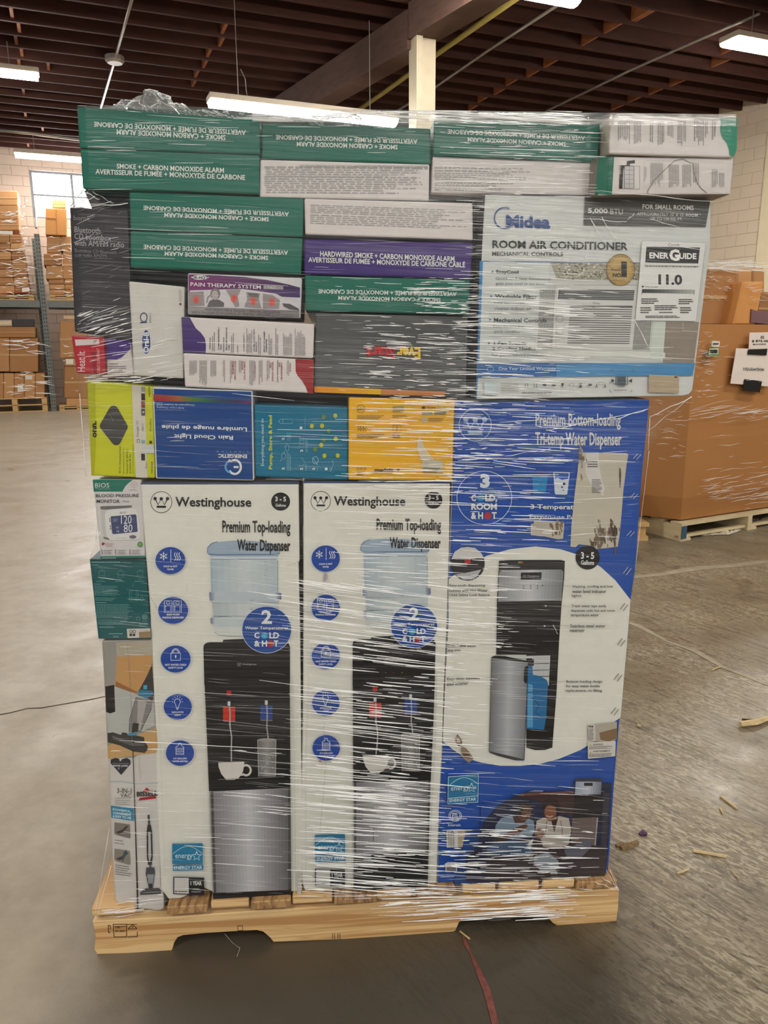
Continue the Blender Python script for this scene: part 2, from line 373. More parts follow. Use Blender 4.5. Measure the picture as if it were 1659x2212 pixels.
# rack frame
rk=empty('pallet_rack',rackpt,'grey steel pallet rack with perforated upright against the far left wall','rack')
def upright(px_b,px_t,off,name='upright'):
    b=PK.at(*px_b,off); t=PK.at(*px_t,off); b=Vector((b.x,b.y,0)); hgt=t.z
    m_=MB(); m_.obox(b-dirA*.05,dirA*.1,-nA*.08,Vector((0,0,hgt))); u=m_.build(name,STEEL,rk)
    hm=MB(); n=int(hgt/.075)
    for i in range(n):
        for s in (-.026,.018):
            z=.05+i*.075; q=b+dirA*s+nA*.001+Vector((0,0,z)); hm.obox(q,dirA*.014,nA*.002,Vector((0,0,.026)))
    h_=mesh_obj('slot_holes',hm.v,hm.f,DARKH,None)
    for v in h_.data.vertices: v.co-=rk.location
    h_.parent=u; h_['kind']='stuff'
upright((117,888),(78,505),0)
upright((110,880),(74,515),-1.0)
for q in range(7):
    m_=MB(); b=Vector((rackpt.x,rackpt.y,0)); z=.3+q*.55; s=1 if q%2 else -1
    m_.tube([b-nA*.08+Vector((0,0,z)),b-nA*1.0+Vector((0,0,z+.5*s if s>0 else z+.5))],.02,6); m_.build('brace',STEEL,rk)
for s_ in (-4.05,4.05):
    for of_ in (0,-1.0):
        q=Vector((rackpt.x,rackpt.y,0))+dirA*s_+nA*of_; m_=MB(); m_.obox(q-dirA*.05,dirA*.1,-nA*.08,Vector((0,0,3.6))); m_.build('upright',STEEL,rk)
zb0=PK.at(60,664).z; zb1=PK.at(60,652).z
for off in (.03,-.95):
    m_=MB(); m_.obox(Vector((rackpt.x,rackpt.y,zb0))-dirA*4+nA*off,dirA*3.93,nA*.05,Vector((0,0,zb1-zb0+.02))); m_.build('beam',STEEL,rk)
    m_=MB(); m_.obox(Vector((rackpt.x,rackpt.y,zb0))+dirA*.07+nA*off,dirA*4,nA*.05,Vector((0,0,zb1-zb0+.02))); m_.build('beam',STEEL,rk)
for s in (-1,1):
    m_=MB()
    for i in range(52): 
        q=Vector((rackpt.x,rackpt.y,zb1))+dirA*(s*(.12+i*.075)); m_.obox(q,dirA*.012,-nA*.95,Vector((0,0,.012)))
    for i in range(6):
        q=Vector((rackpt.x,rackpt.y,zb1))+dirA*(.08 if s>0 else -4)-nA*(.02+i*.18); m_.obox(q,dirA*3.9,-nA*.012,Vector((0,0,.03)))
    d=m_.build('wire_deck',plain('wire deck',(150,146,134),.4,metal=.4),rk); d['kind']='stuff'
def far_pallet(x0,x1,ytop,ybot,K,off,label,name='wooden_pallet',z0=None):
    a=PK.at(*K(x0,ybot),off); b=PK.at(*K(x1,ybot),off); t=PK.at(*K(x0,ytop),off).z; zb=a.z if z0 is None else z0
    root=empty(name,Vector((a.x,a.y,zb)),label,'pallet'); a=Vector((a.x,a.y,zb)); d=(b-a); d.z=0; W=d.length; d=d.normalized(); Hh=t-zb
    m_=None
    for i in range(3):
        for j in range(3):
            q=a+d*((W-.1)*i/2)-nA*(.4*j); m_=MB(); m_.obox(q+Vector((0,0,.02)),d*.1,-nA*.1,Vector((0,0,Hh-.045))); m_.build('block',WOODP,root)
    for z in (0,Hh*.45,Hh-.022):
        m_=MB(); m_.obox(a+Vector((0,0,z)),d*W,-nA*.09,Vector((0,0,.022))); m_.build('board',WOODP,root)
    m_=MB(); m_.obox(a+Vector((0,0,Hh-.022))-nA*.1,d*W,-nA*.82,Vector((0,0,.022))); m_.build('deck_board',WOODP,root)
    return root
far_pallet(-160,550,1885,1985,K7,0,'pale pallet on the rack shelf under the taller left stack',z0=zb1+.03)
far_pallet(800,1400,1890,1985,K7,0,'pale pallet on the rack shelf right of the perforated upright',z0=zb1+.03)
far_pallet(-300,822,1752,1990,K8,0,'pale pallet on the floor beneath the lower left cartons',z0=0)
far_pallet(1020,1700,1862,1990,K8,0,'pale pallet on the floor right of the perforated upright',z0=0)
U=-.04
def cb(K,x0,y0,x1,y1,mi,label,off=U,dep=.8,sk=0,grp=None,**k): return carton(rect(K,x0,y0,x1,y1,sk),PK,off,dep,CARD[mi],label,grp,**k)
cb(K7,-170,232,280,466,2,'brown carton topmost on the upper left rack stack under the window side',sk=6)
cb(K7,-170,472,292,690,0,'large plain carton second from the top of the upper left rack stack',sk=0)
cb(K7,-170,694,300,862,0,'brown carton third from the top of the upper left rack stack, taped',sk=0)
ys=[935,1070,1206,1336,1488,1620,1745,1878]
for r in range(7):
    xs=[-170,150+r*14,345+r*21]
    for c in range(2):
        cb(K7,xs[c],ys[r]+2,xs[c+1]-3,ys[r+1]-3,(r+c)%4,['%s carton of the wrapped stack on the left rack shelf, %s row from its base'%(('left','right')[c],('seventh','sixth','fifth','fourth','third','second','bottom')[r])][0],grp='small wrapped cartons on the left rack shelf')
m_=MB(); f=[PK.at(*q,.0) for q in rect(K7,-100,870,200,925,8)]; m_.prism(f,[v-nA*.03 for v in f]); tag(m_.build('shipping_label',WHITE),'long white label strip above the small cartons of the upper left stack','label')
m_=MB(); f=[PK.at(*q,.0) for q in rect(K7,350,1782,468,1858,-6)]; m_.prism(f,[v-nA*.03 for v in f]); tag(m_.build('shipping_label',WHITE),'white sticker at the base of the upper left stack','label')
m_=MB(); f=[PK.at(*q,.01) for q in [K7(-100,1878),K7(495,1838),K7(497,1850),K7(-100,1892)]]; m_.prism(f,[v-nA*.03 for v in f]); tag(m_.build('strap',plain('red strap',(170,60,50),.5)),'red strap across the foot of the upper left stack','strap')
cb(K7,832,382,1045,510,0,'small carton on the very top of the stack in front of the window',off=-.3,dep=.4)
rr=cb(K7,725,512,1062,935,4,'bright orange carton with crossed flaps leaning out in front of the window',off=.04,dep=.5,sk=14,tape=False)
for a in (((890,525),(896,525),(912,930),(904,930)),((735,664),(890,676),(890,682),(735,670))):
    f=[PK.at(*K7(*q),.045) for q in a]; m_=MB(); m_.prism(f,[v-nA*.01 for v in f]); m_.build('flap_seam',CARD[3],rr)
cb(K7,745,962,958,1225,2,'carton with a torn top under the bright orange carton')
cb(K7,966,962,1130,1190,0,'narrow carton beside the dark boombox box on the rack')
cb(K7,698,1236,985,1420,3,'brown carton sticking out left at mid height of the right rack stack',off=.02)
cb(K7,735,1424,992,1640,2,'pale wrapped carton below the one sticking out on the right rack stack')
cb(K7,1000,1194,1180,1640,0,'tall carton hidden partly by the dark boombox box on the rack')
for i in range(3):
    y0=1645+i*82; cb(K7,775+i*10,y0,1022+i*6,y0+78,(i+1)%3,'%s flat carton at the foot of the right rack stack, left side'%('upper','middle','lowest')[i],grp='flat cartons on the right rack stack')
    cb(K7,1028+i*6,y0,1200,y0+78,(i+2)%3,'%s flat carton at the foot of the right rack stack, right side'%('upper','middle','lowest')[i],grp='flat cartons on the right rack stack')
# lower bay
cb(K8,-300,525,606,705,1,'open-topped carton lid layer under the rack beam at far left',dep=.9)
cb(K8,-300,712,158,1285,0,'large carton left of the seam under the rack beam at far left',dep=.9)
cb(K8,164,716,650,1290,1,'large carton right of the seam under the rack beam, taped across',dep=.9)
xs=[-300,60,240,415,600,765]
for i in range(5): cb(K8,xs[i]+2,1312,xs[i+1]-2,1748,(i*2)%4,['carton at the left edge in the bottom row above the floor pallet','second carton of the bottom row above the floor pallet','middle carton of the bottom row carrying the white slip','fourth carton of the bottom row above the floor pallet','right end carton of the bottom row next to the perforated upright'][i],tape=False,grp='bottom row cartons')
for r_,l_ in (((300,1505,390,1628),'white slip stuck on the bottom row of cartons at far left'),((430,1350,552,1420),'white shipping label near the top of the bottom carton row')):
    m_=MB(); f=[PK.at(*q,-.03) for q in rect(K8,*r_)]; m_.prism(f,[v-nA*.02 for v in f]); tag(m_.build('paper_slip',WHITE),l_,'label')
def roll(K,x0,x1,y0,y1,off,label,mat):
    a=PK.at(*K(x0,(y0+y1)/2),off); b=PK.at(*K(x1,(y0+y1)/2),off); r=abs(PK.at(*K(x0,y0),off).z-PK.at(*K(x0,y1),off).z)/2
    m_=MB(); m_.tube([a-nA*r,b-nA*r],r,14); tag(m_.build('paper_roll',mat,smooth=False),label,'roll')
roll(K8,-200,200,402,516,U,'cream cardboard roll lying on the cartons under the rack beam',plain('cream roll',(226,208,176),.6))
roll(K8,1090,1500,322,400,U,'pale roll lying on the tall carton right of the upright',plain('pale roll',(228,196,160),.6))
m_=MB(); f=[PK.at(*q,-.2) for q in rect(K8,210,392,578,516)]; m_.prism(f,[v-nA*.4 for v in f]); tag(m_.build('dark_crate',plain('dark plastic',(48,38,34),.3)),'dark plastic bundle beside the cream roll under the rack beam','crate')
cb(K8,1022,418,1500,1050,0,'tall tan carton under the rack beam right of the upright',dep=.9)
cb(K8,1108,1060,1500,1188,2,'low carton with a white label right of the upright',dep=.9)
cb(K8,1098,1196,1500,1738,1,'large brown carton right of the upright above the floor pallet',dep=.9)
cb(K8,1132,1742,1500,1862,2,'thin reddish carton lowest in the right bay of the rack',dep=.9,tape=False)
m_=MB(); f=[PK.at(*q,-.02) for q in rect(K8,1128,1072,1250,1160)]; m_.prism(f,[v-nA*.03 for v in f]); tag(m_.build('paper_slip',WHITE),'white label on the low carton right of the upright','label')
# film on the far stacks : glossy folds
FOLD=None
# ---------------------------------------------------------------- right: bulk bin on a pallet
def G7(x,y): return (1380+x/3.16, 500+y/3.16)
g0=hz(*G7(285,1975),.14); g1=hz(*G7(882,1885),.14); gd=(g1-g0); gd.z=0; gd.normalize(); gn=Vector((gd.y,-gd.x,0))
GB=Plane(g0,gn)
ztop=GB.at(1512,700).z
gb=empty('bulk_carton',Vector((g0.x,g0.y,.14)),'huge brown bulk carton bin wrapped in film on the right','box')
back=-gn
fp_=[g0, g0+gd*1.45, g0+gd*1.45+back*1.15, g0+back*1.15-gd*.0, g0+back*.75-gd*.18, g0+back*.25-gd*.14]
def ringz(z,bul): return [Vector((p.x,p.y,z))+((p-(g0+gd*.6+back*.5)).normalized()*bul) for p in fp_]
m_=MB(); rings=[ringz(.14,-.03),ringz(.3,.02),ringz(.7,.05),ringz(1.1,.03),ringz(ztop,.0)]
n=len(fp_); vs=[v for r_ in rings for v in r_]; fs=[]
for i in range(4):
    for j in range(n): fs.append((i*n+j,i*n+(j+1)%n,(i+1)*n+(j+1)%n,(i+1)*n+j))
fs.append(tuple(range(n))[::-1])
m_.add(vs,fs); m_.add([v-(v-(g0+gd*.6+back*.5)).normalized()*.02 if True else v for v in rings[3]+rings[4]],[(j,(j+1)%n,n+(j+1)%n,n+j)[::-1] for j in range(n)])
CBIG=plain('bulk cardboard',(176,122,70),.6,noise_amt=.08,scale=3,stretch=(1,1,.4)); m_.build('carton',CBIG,gb)
m_=MB(); f=ringz(ztop-.02,-.02); m_.add(f,[tuple(range(n))]); m_.build('inner_flap',CARD[3],gb)
def onG(name,pts,mat,label,cat,off=.055,K=G7,par=None):
    f=[GB.at(*K(*q),off) for q in pts]; m_=MB(); m_.prism(f,[v-gn*.002 for v in f]); o=m_.build(name,mat,par)
    return tag(o,label,cat) if label else o
sg=onG('liquidation_sheet',[(665,797),(905,805),(905,1060),(625,1038)],plain('paper sheet',(236,222,212),.6,noise_amt=.02),'white LIQUIDATION sheet taped to the bulk carton bin','paper')
sp=onG('price_sign',[(757,690),(960,686),(960,812),(750,800)],plain('paper sheet',(236,222,212)),'white price sheet reading BOOKS above the LIQUIDATION sheet','paper',off=.058)
gl=onG('green_label',[(480,795),(548,793),(546,852),(474,850)],plain('green sticker',(92,150,66),.5),'white barcode sticker with green edge on the bulk bin','label')
onG('barcode_area',[(484,800),(544,798),(542,838),(480,838)],WHITE,None,None,.057,par=gl)
gl2=onG('small_label',[(500,748),(553,750),(550,788),(497,786)],WHITE,'small white sticker above the green-edged one on the bulk bin','label')
def sign_bars(par,x0,y0,x1,y1,n,mat):
    for i in range(n):
        a=x0+(x1-x0)*i/n; onG('bar',[(a,y0),(a+(x1-x0)/n*.5,y0),(a+(x1-x0)/n*.5,y1),(a,y1)],mat,None,None,.06,par=par)
sign_bars(gl,488,806,540,832,9,INK); sign_bars(gl2,508,762,548,772,6,INK)
bk=onG('black_tape_patch',[(722,1008),(842,1022),(826,1100),(710,1084)],INK,'black taped patch on the lower edge of the LIQUIDATION sheet','tape',off=.062)
bk2=onG('black_tape_patch',[(748,806),(878,800),(872,846),(744,840)],INK,'black patch between the price sheet and the LIQUIDATION sheet','tape',off=.062)
# cartons heaped on the bin
GBk=Plane(g0-gn*.18,gn)
def gcart(pts,off,dep,mi,label,K=G7,**k): return carton([K(*q) for q in pts],GB,off,dep,CARD[mi],label,'cartons heaped on the bulk bin',**k)
gcart([(400,255),(672,262),(640,640),(380,640)],-.15,.5,1,'wide carton under shiny crumpled film on top of the bulk bin')
gcart([(676,262),(775,258),(775,640),(650,640)],-.3,.4,2,'upright tan carton behind the tilted box on the bulk bin')
gcart([(778,255),(862,250),(862,640),(778,640)],-.35,.4,0,'back right carton on the bulk bin near the wall post')
gcart([(716,342),(858,340),(800,640),(648,640)],-.04,.18,4,'narrow tilted carton with open flap on the bulk bin',tape=False)
gcart([(830,410),(1000,420),(1000,640),(800,640)],-.06,.25,3,'carton at the right edge on the bulk bin')
m_=MB(); f=[GB.at(*G7(*q),-.03) for q in [(770,530),(815,545),(900,540),(900,635),(765,620)]]; m_.prism(f,[v-gn*.05 for v in f]); tag(m_.build('plastic_bag',plain('mauve bag',(128,96,100),.3)),'mauve plastic bag squashed among the cartons on the bulk bin','bag')
# bin pallet
bp_=empty('wooden_pallet',Vector((g0.x,g0.y,0)),'pale pallet with a blue stringer end under the bulk bin','pallet')
PW=plain('pale pallet',(214,196,156),.7,noise_amt=.15,scale=7,stretch=(1,1,4))
q0=Vector((g0.x,g0.y,0))-gd*.02+gn*.03
for i in range(3):
    m_=MB(); m_.obox(q0+back*(.02+i*.52)+Vector((0,0,.018)),gd*1.4,back*.04,Vector((0,0,.018))); m_.build('bottom_board',PW,bp_)
for i in range(3):
    m_=MB(); m_.obox(q0+gd*(i*.68)+Vector((0,0,.018)),gd*.045,back*1.15,Vector((0,0,.09))); m_.build('stringer',PW,bp_)
for i in range(7):
    m_=MB(); m_.obox(q0+back*(i*.18)+Vector((0,0,.108)),gd*1.42,back*.1,Vector((0,0,.02))); m_.build('deck_board',PW,bp_)
for i in range(3):
    m_=MB(); m_.obox(q0+gd*(i*.68)+Vector((0,0,0)),gd*.1,back*1.15,Vector((0,0,.018))); m_.build('base_board',PW,bp_)
m_=MB(); m_.obox(q0-back*.002+Vector((0,0,.018)),gd*.05,-back*.003,Vector((0,0,.09))); m_.build('painted_end',plain('blue paint',(64,92,112),.6),bp_)
# pallet peeping out behind the blue box
q1=hz(1400,1168,0); rp=empty('wooden_pallet',q1,'corner of another pallet peeping out right behind the blue box','pallet')
for z,hh in ((0,.03),(.1,.025)):
    m_=MB(); m_.obox(q1+Vector((-1.1,0,z)),Vector((1.1,0,0)),Vector((0,.3,0)),Vector((0,0,hh))); m_.build('deck_board',WOODP,rp)
for x in (-1.1,-.6,-.1):
    m_=MB(); m_.obox(q1+Vector((x,.03,.03)),Vector((.09,0,0)),Vector((0,.26,0)),Vector((0,0,.07))); m_.build('block',WOODP,rp)
m_=MB(); m_.obox(q1+Vector((-1.1,.03,.126)),Vector((.98,0,0)),Vector((0,.24,0)),Vector((0,0,.3))); tag(m_.build('dark_carton',plain('dark carton',(70,50,36),.6)),'dark brown carton on the pallet behind the blue box','box')
# ================================================================ main pallet
GRAIN=wood('pine',(232,196,140),(190,142,88))
GRAIN2=wood('pine end',(190,150,100),(128,86,50),(40,8,12))
DECKZ=.125
pal=empty('wooden_pallet',P0,'pine pallet with notched front stringer carrying the wrapped stack','pallet')
BK=-NY
def S(x,y): return (180+x/2.676,1850+y/2.676)
def T(x,y): return (760+x/2.676,1850+y/2.676)
outl=[S(52,375),S(500,352),S(960,318),S(1450,287),T(500,243),T(900,222),T(1300,200),T(1545,188),T(1540,300),T(1530,376),T(1310,395),T(1190,402),T(1160,385),T(1125,345),T(1095,340),T(700,352),T(660,358),T(620,382),T(600,430),T(585,437),T(0,478),S(1100,497),S(1078,470),S(1040,437),S(1000,428),S(700,445),S(575,458),S(545,470),S(525,500),S(512,545),S(500,552),S(300,560),S(80,567),S(62,540),S(70,470)]
f=[FRONT.at(x,y,0) for x,y in outl]
m_=MB(); m_.prism(f,[v+BK*.04 for v in f]); s0=bevel(m_.build('stringer',GRAIN,pal),.0015,1)
for dpt in (.49,.96):
    m_=MB(); m_.prism([v+BK*dpt for v in f],[v+BK*(dpt+.04) for v in f]); m_.build('stringer',GRAIN,pal)
def base_block(x0,x1,y0,y1,y2,y3):
    f=[FRONT.at(*q,-.005) for q in (x0,x1,y1,y0)]; return f
for pts in ([S(85,567),S(318,563),S(318,580),S(85,598)],[S(1130,500),S(1357,490),S(1357,510),S(1130,526)],[T(342,458),T(568,437),T(566,462),T(342,478)],[T(1308,394),T(1484,382),T(1484,398),T(1308,408)]):
    f=[FRONT.at(*q,-.003) for q in pts]; 
    for v in f[2:]: v.z=0
    m_=MB(); m_.prism(f,[v+BK*1.0 for v in f]); m_.build('bottom_board',GRAIN,pal)
# deck boards run back from the front edge, their sawn ends show above the stringer
for i,(x0,x1,ya,yb,mat) in enumerate([(52,300,300,372,0),(485,720,262,353,1),(740,960,270,338,0),(970,1200,258,315,1),(1210,1440,240,302,0),(1450,1700,212,285,1)]):
    f=[FRONT.at(*S(*q),.012 if mat else .002) for q in ((x0,yb-8),(x1,yb-24),(x1,yb-24),(x0,yb-8))]
    z0=f[0].z; f[0].z=f[1].z=DECKZ-.022; f[2].z=f[3].z=DECKZ-.001
    m_=MB(); m_.prism(f,[v+BK*1.02 for v in f]); bevel(m_.build('deck_board',GRAIN2 if mat else GRAIN,pal),.002,1)
for i,(x0,x1,mat) in enumerate([(120,345,0),(375,600,1),(640,830,0),(850,1080,0),(1100,1285,0),(1300,1530,1)]):
    a=FRONT.at(*T(x0,200),.012 if mat else .002); b=FRONT.at(*T(x1,200),.012 if mat else .002); f=[Vector((v.x,v.y,z)) for v,z in ((a,DECKZ-.022),(b,DECKZ-.022),(b,DECKZ-.001),(a,DECKZ-.001))]
    m_=MB(); m_.prism(f,[v+BK*1.02 for v in f]); bevel(m_.build('deck_board',GRAIN2 if mat else GRAIN,pal),.002,1)
# ================================================================ print engine
class Box:
    """carton with a printed front; pts are photograph pixels of the front outline"""
    def __init__(s, pts, c, label, off=-.012, depth=.9, name='product_box', group=None, side=None, floor=None, pl=FRONT, bev=.003, K=None):
        s.pl=pl; s.off=off; s.layers=0; s.parts={}; s.K=K or (lambda x,y:(x,y))
        f=[pl.at(*s.K(*q),off) for q in pts]
        if floor is not None:
            mz=min(v.z for v in f)
            for v in f:
                if v.z<floor+.012: v.z=floor
        cc=sum(f,Vector())/len(f)
        s.root=empty(name,Vector((cc.x,cc.y,min(v.z for v in f))),label,'box',group)
        n=len(f); bk=[v-pl.n*depth for v in f]
        m_=MB(); m_.prism(f,bk); m_.c=[c,c]+[side or c]*n
        s.body=bevel(m_.build('carton',PRINT,s.root,colored=True),bev,2)
    def _p(s,part):
        if part not in s.parts: s.parts[part]=([],[],[])
        return s.parts[part]
    def raw(s,part,px,faces,c,keep=False):
        if not keep: s.layers+=1
        v,f,cc=s._p(part); k=len(v); off=s.off+.0006+.00004*s.layers
        v+=[s.pl.at(*q,off) for q in px]; f+=[tuple(i+k for i in t) for t in faces]
        if c and isinstance(c[0],(tuple,list)): cc+=list(c)
        else: cc+=[c]*len(faces)
    def poly(s,part,pts,c): s.raw(part,[s.K(*q) for q in pts],[tuple(range(len(pts)))[::-1]],c)
    def rect(s,part,x0,y0,x1,y1,c,sk=0): s.poly(part,[(x0,y0),(x1,y0+sk),(x1,y1+sk),(x0,y1)],c)
    def disc(s,part,cx,cy,rx,ry,c,n=32,rot=0): s.poly(part,[(cx+rx*math.cos(2*math.pi*i/n+rot),cy+ry*math.sin(2*math.pi*i/n+rot)) for i in range(n)],c)
    def ring(s,part,cx,cy,rx,ry,w,c,n=40,a0=0,a1=2*math.pi):
        pts=[]; fs=[]
        for i in range(n+1):
            a=a0+(a1-a0)*i/n; ca,sa=math.cos(a),math.sin(a)
            pts+=[s.K(cx+rx*ca,cy+ry*sa),s.K(cx+(rx-w)*ca,cy+(ry-w)*sa)]
        s.raw(part,pts,[(2*i,2*i+1,2*i+3,2*i+2) for i in range(n)],c)
    def line(s,part,pts,w,c,keep=False):
        pp=[];fs=[]
        for i,(x,y) in enumerate(pts):
            a=pts[max(i-1,0)];b=pts[min(i+1,len(pts)-1)]; dx,dy=b[0]-a[0],b[1]-a[1]; l=math.hypot(dx,dy) or 1
            pp+=[s.K(x-dy/l*w/2,y+dx/l*w/2),s.K(x+dy/l*w/2,y-dx/l*w/2)]
        s.raw(part,pp,[(2*i,2*i+1,2*i+3,2*i+2) for i in range(len(pts)-1)],c,keep)
    def frame(s,part,x0,y0,x1,y1,w,c,sk=0):
        s.line(part,[(x0,y0),(x1,y0+sk),(x1,y1+sk),(x0,y1),(x0,y0)],w,c)
    def grad(s,part,quad,c0,c1,n=12,horiz=True,mid=None):
        A,B,C,D=quad; pp=[];cc=[]
        L=lambda p,q,t:(p[0]+(q[0]-p[0])*t,p[1]+(q[1]-p[1])*t)
        for i in range(n+1):
            t=i/n; pp+=[s.K(*q) for q in ((L(A,B,t),L(D,C,t)) if horiz else (L(A,D,t),L(B,C,t)))]
        for i in range(n):
            t=(i+.5)/n
            if mid: a,b,u=(c0,mid,t*2) if t<.5 else (mid,c1,t*2-1)
            else: a,b,u=c0,c1,t
            cc.append(tuple(a[k]+(b[k]-a[k])*u for k in range(3)))
        s.raw(part,pp,[(2*i,2*i+1,2*i+3,2*i+2) for i in range(n)],cc)
    def text(s,part,t,quad,c,bold=0,sp=1.0,asp=None):
        """quad: TL,TR,BR,BL of the inked box as read, in K pixels, or (x0,y0,x1,y1[,skew])"""
        if not isinstance(quad[0],(tuple,list)):
            x0,y0,x1,y1=quad[:4]; k=quad[4] if len(quad)>4 else 0; quad=[(x0,y0),(x1,y0+k),(x1,y1+k),(x0,y1)]
        vs,fs=glyphs(t,bold,sp); A,B,C,D=quad; px=[]
        for u,v in vs:
            x=(A[0]*(1-u)+B[0]*u)*v+(D[0]*(1-u)+C[0]*u)*(1-v); y=(A[1]*(1-u)+B[1]*u)*v+(D[1]*(1-u)+C[1]*u)*(1-v); px.append(s.K(x,y))
        s.raw(part,px,fs,c)
    def text180(s,part,t,x0,y0,x1,y1,c,sk=0,**k):   # upside down in box x0..x1,y0..y1
        s.text(part,t,[(x1,y1+sk),(x0,y1),(x0,y0),(x1,y0+sk)],c,**k)
    def textccw(s,part,t,x0,y0,x1,y1,c,sk=0,**k):   # reads bottom to top
        s.text(part,t,[(x0,y1),(x0+sk,y0),(x1+sk,y0),(x1,y1)],c,**k)
    def textcw(s,part,t,x0,y0,x1,y1,c,sk=0,**k):    # reads top to bottom
        s.text(part,t,[(x1,y0),(x1+sk,y1),(x0+sk,y1),(x0,y0)],c,**k)
    def micro(s,part,quad,n,c,fill=.5,vert=False,ragged=.3,seed=0,words=(.02,.07)):
        """n lines of print too small to read: word-long dashes"""
        if not isinstance(quad[0],(tuple,list)):
            x0,y0,x1,y1=quad[:4]; k=quad[4] if len(quad)>4 else 0; quad=[(x0,y0),(x1,y0+k),(x1,y1+k),(x0,y1)]
        A,B,C,D=quad; r=random.Random(seed+n); pp=[];fs=[]
        def P(u,v):
            x=(A[0]*(1-u)+B[0]*u)*(1-v)+(D[0]*(1-u)+C[0]*u)*v; y=(A[1]*(1-u)+B[1]*u)*(1-v)+(D[1]*(1-u)+C[1]*u)*v; return s.K(x,y)
        for i in range(n):
            v0=(i+.5-fill/2)/n; v1=(i+.5+fill/2)/n; u=0; end=1-r.random()*ragged
            while u<end:
                wl=min(r.uniform(*words),end-u); k=len(pp)
                pp+=[P(u,v0),P(u+wl,v0),P(u+wl,v1),P(u,v1)] ; fs.append((k,k+3,k+2,k+1)); u+=wl+.012
        s.raw(part,pp,fs,c)
    def done(s):
        for k,(v,f,c) in s.parts.items():
            o=mesh_obj(k.split('#')[0],v,f,PRINT,s.root,c)
            if k in ('glue_stains','pebbles','fine_print','torn_hole'): o['kind']='stuff'
_g={}
def _raw(t,bold,sp=1.0,faces=False):
    cu=bpy.data.curves.new('t','FONT'); cu.body=t; cu.resolution_u=2; cu.offset=bold; cu.space_character=sp; cu.fill_mode='FRONT'
    o=bpy.data.objects.new('t',cu); col.objects.link(o); dg=bpy.context.evaluated_depsgraph_get(); me=o.evaluated_get(dg).to_mesh()
    vs=[(v.co.x,v.co.y) for v in me.vertices]; fs=[tuple(p.vertices) for p in me.polygons]
    o.evaluated_get(dg).to_mesh_clear(); bpy.data.objects.remove(o); bpy.data.curves.remove(cu)
    return (vs,fs) if faces else vs
def glyphs(t,bold,sp):
    if 'g' in t: bold=min(bold,.022)
    k=(t,bold,sp)
    if k in _g: return _g[k]
    vs,fs=_raw(t,bold,sp,True)
    x0=min(v[0] for v in vs);x1=max(v[0] for v in vs);y0=min(v[1] for v in vs);y1=max(v[1] for v in vs)
    if 'É' in t or 'Â' in t or 'À' in t or 'Ê' in t: y1=max(v[1] for v in _raw('SM',bold))
    vs=[((x-x0)/(x1-x0),(y-y0)/(y1-y0)) for x,y in vs]; _g[k]=(vs,fs); return _g[k]
def crop(ox,oy,sc_): return lambda x,y:(ox+x/sc_,oy+y/sc_)
GREEN=(14,104,88); PAPER=(216,210,208); INKC=(22,20,22); PURP=(62,40,116); WPAPER=(222,222,212); LG=(168,165,166); TW=(222,226,222); RED=(168,28,36)
C3=crop(130,220,2.911); C4=crop(640,220,2.911); C5=crop(1150,220,3.259); C6=crop(140,570,2.9625); C7=crop(640,570,3.606); C8=crop(1020,400,3.072)
CA=crop(170,800,4.254); CBB=crop(540,830,3.607); CC=crop(180,1020,5.8235); CD=crop(210,1370,3.75); CE=crop(300,1030,4.608); CF=crop(320,1460,4.4235); CG=crop(640,1030,4.879); CH=crop(640,1460,4.4235); CI=crop(950,850,3.53); CJ=crop(950,1170,3.687); CK_=crop(930,1550,3.95)
S1='SMOKE + CARBON MONOXIDE ALARM'; S2='AVERTISSEUR DE FUMÉE + MONOXYDE DE CARBONE'
def green(pts,label,q1,q2,K,off=-.012,flip=True,**k):
    b=Box(pts,GREEN,label,off,K=K,group='green alarm boxes',name='alarm_box',**k)
    for t,q in ((S1,q1),(S2,q2)):
        if flip: b.text180('printed_title',t,*q[:4],TW,sk=q[4],bold=.02)
        else: b.text('printed_title',t,q,TW,bold=.02)
    b.done(); return b
green([(105,30),(1255,113),(1257,330),(120,290)],'green alarm box at the top left corner of the stack, print upside down',(355,172,1040,206,36),(212,124,1168,156,54),C3,off=-.004)
green([(125,294),(1252,334),(1252,578),(140,546)],'green alarm box second from the top at left, its print upright',(355,388,1030,420,27),(222,422,1163,454,38),C3,flip=False,off=-.006)
green([(1265,136),(2330,166),(2330,392),(1265,356)],'green alarm box in the top row between two others, lower than them',(1488,250,2122,280,20),(1356,207,2247,237,28),C3,off=-.012)
b=Box([(868,104),(1912,140),(1900,378),(860,336)],GREEN,'green alarm box third in the top row, under dense white film streaks',-.006,K=C4,group='green alarm boxes',name='alarm_box')
b.text180('printed_title',S1,1078,222,1694,250,TW,sk=30,bold=.02); b.text180('printed_title',S2,952,172,1815,200,TW,sk=42,bold=.02); b.done()
green([(432,562),(1531,606),(1526,850),(440,805)],'green alarm box in the third row, directly over another green one',(655,697,1312,725,28),(523,652,1438,680,40),C3)
green([(440,810),(1525,858),(1515,1084),(440,1040)],'green alarm box just above the pain therapy box, print upside down',(657,940,1308,967,28),(525,897,1433,925,38),C3)
green([(65,88),(1355,126),(1345,398),(70,365)],'green alarm box under the purple one, white film streaks at its right end',(327,250,1125,280,16),(172,197,1250,230,22),C7,off=-.014)
b=Box([(50,864),(1110,887),(1100,1113),(50,1084)],PURP,'purple hardwired alarm box in the middle of the stack',-.012,K=C4,name='alarm_box')
b.text('printed_title','HARDWIRED SMOKE + CARBON MONOXIDE ALARM',(150,938,995,972,33),TW,bold=.02); b.text('printed_title',S2+' CÂBLÉ',(76,976,1062,1008,34),TW,bold=.02); b.done()
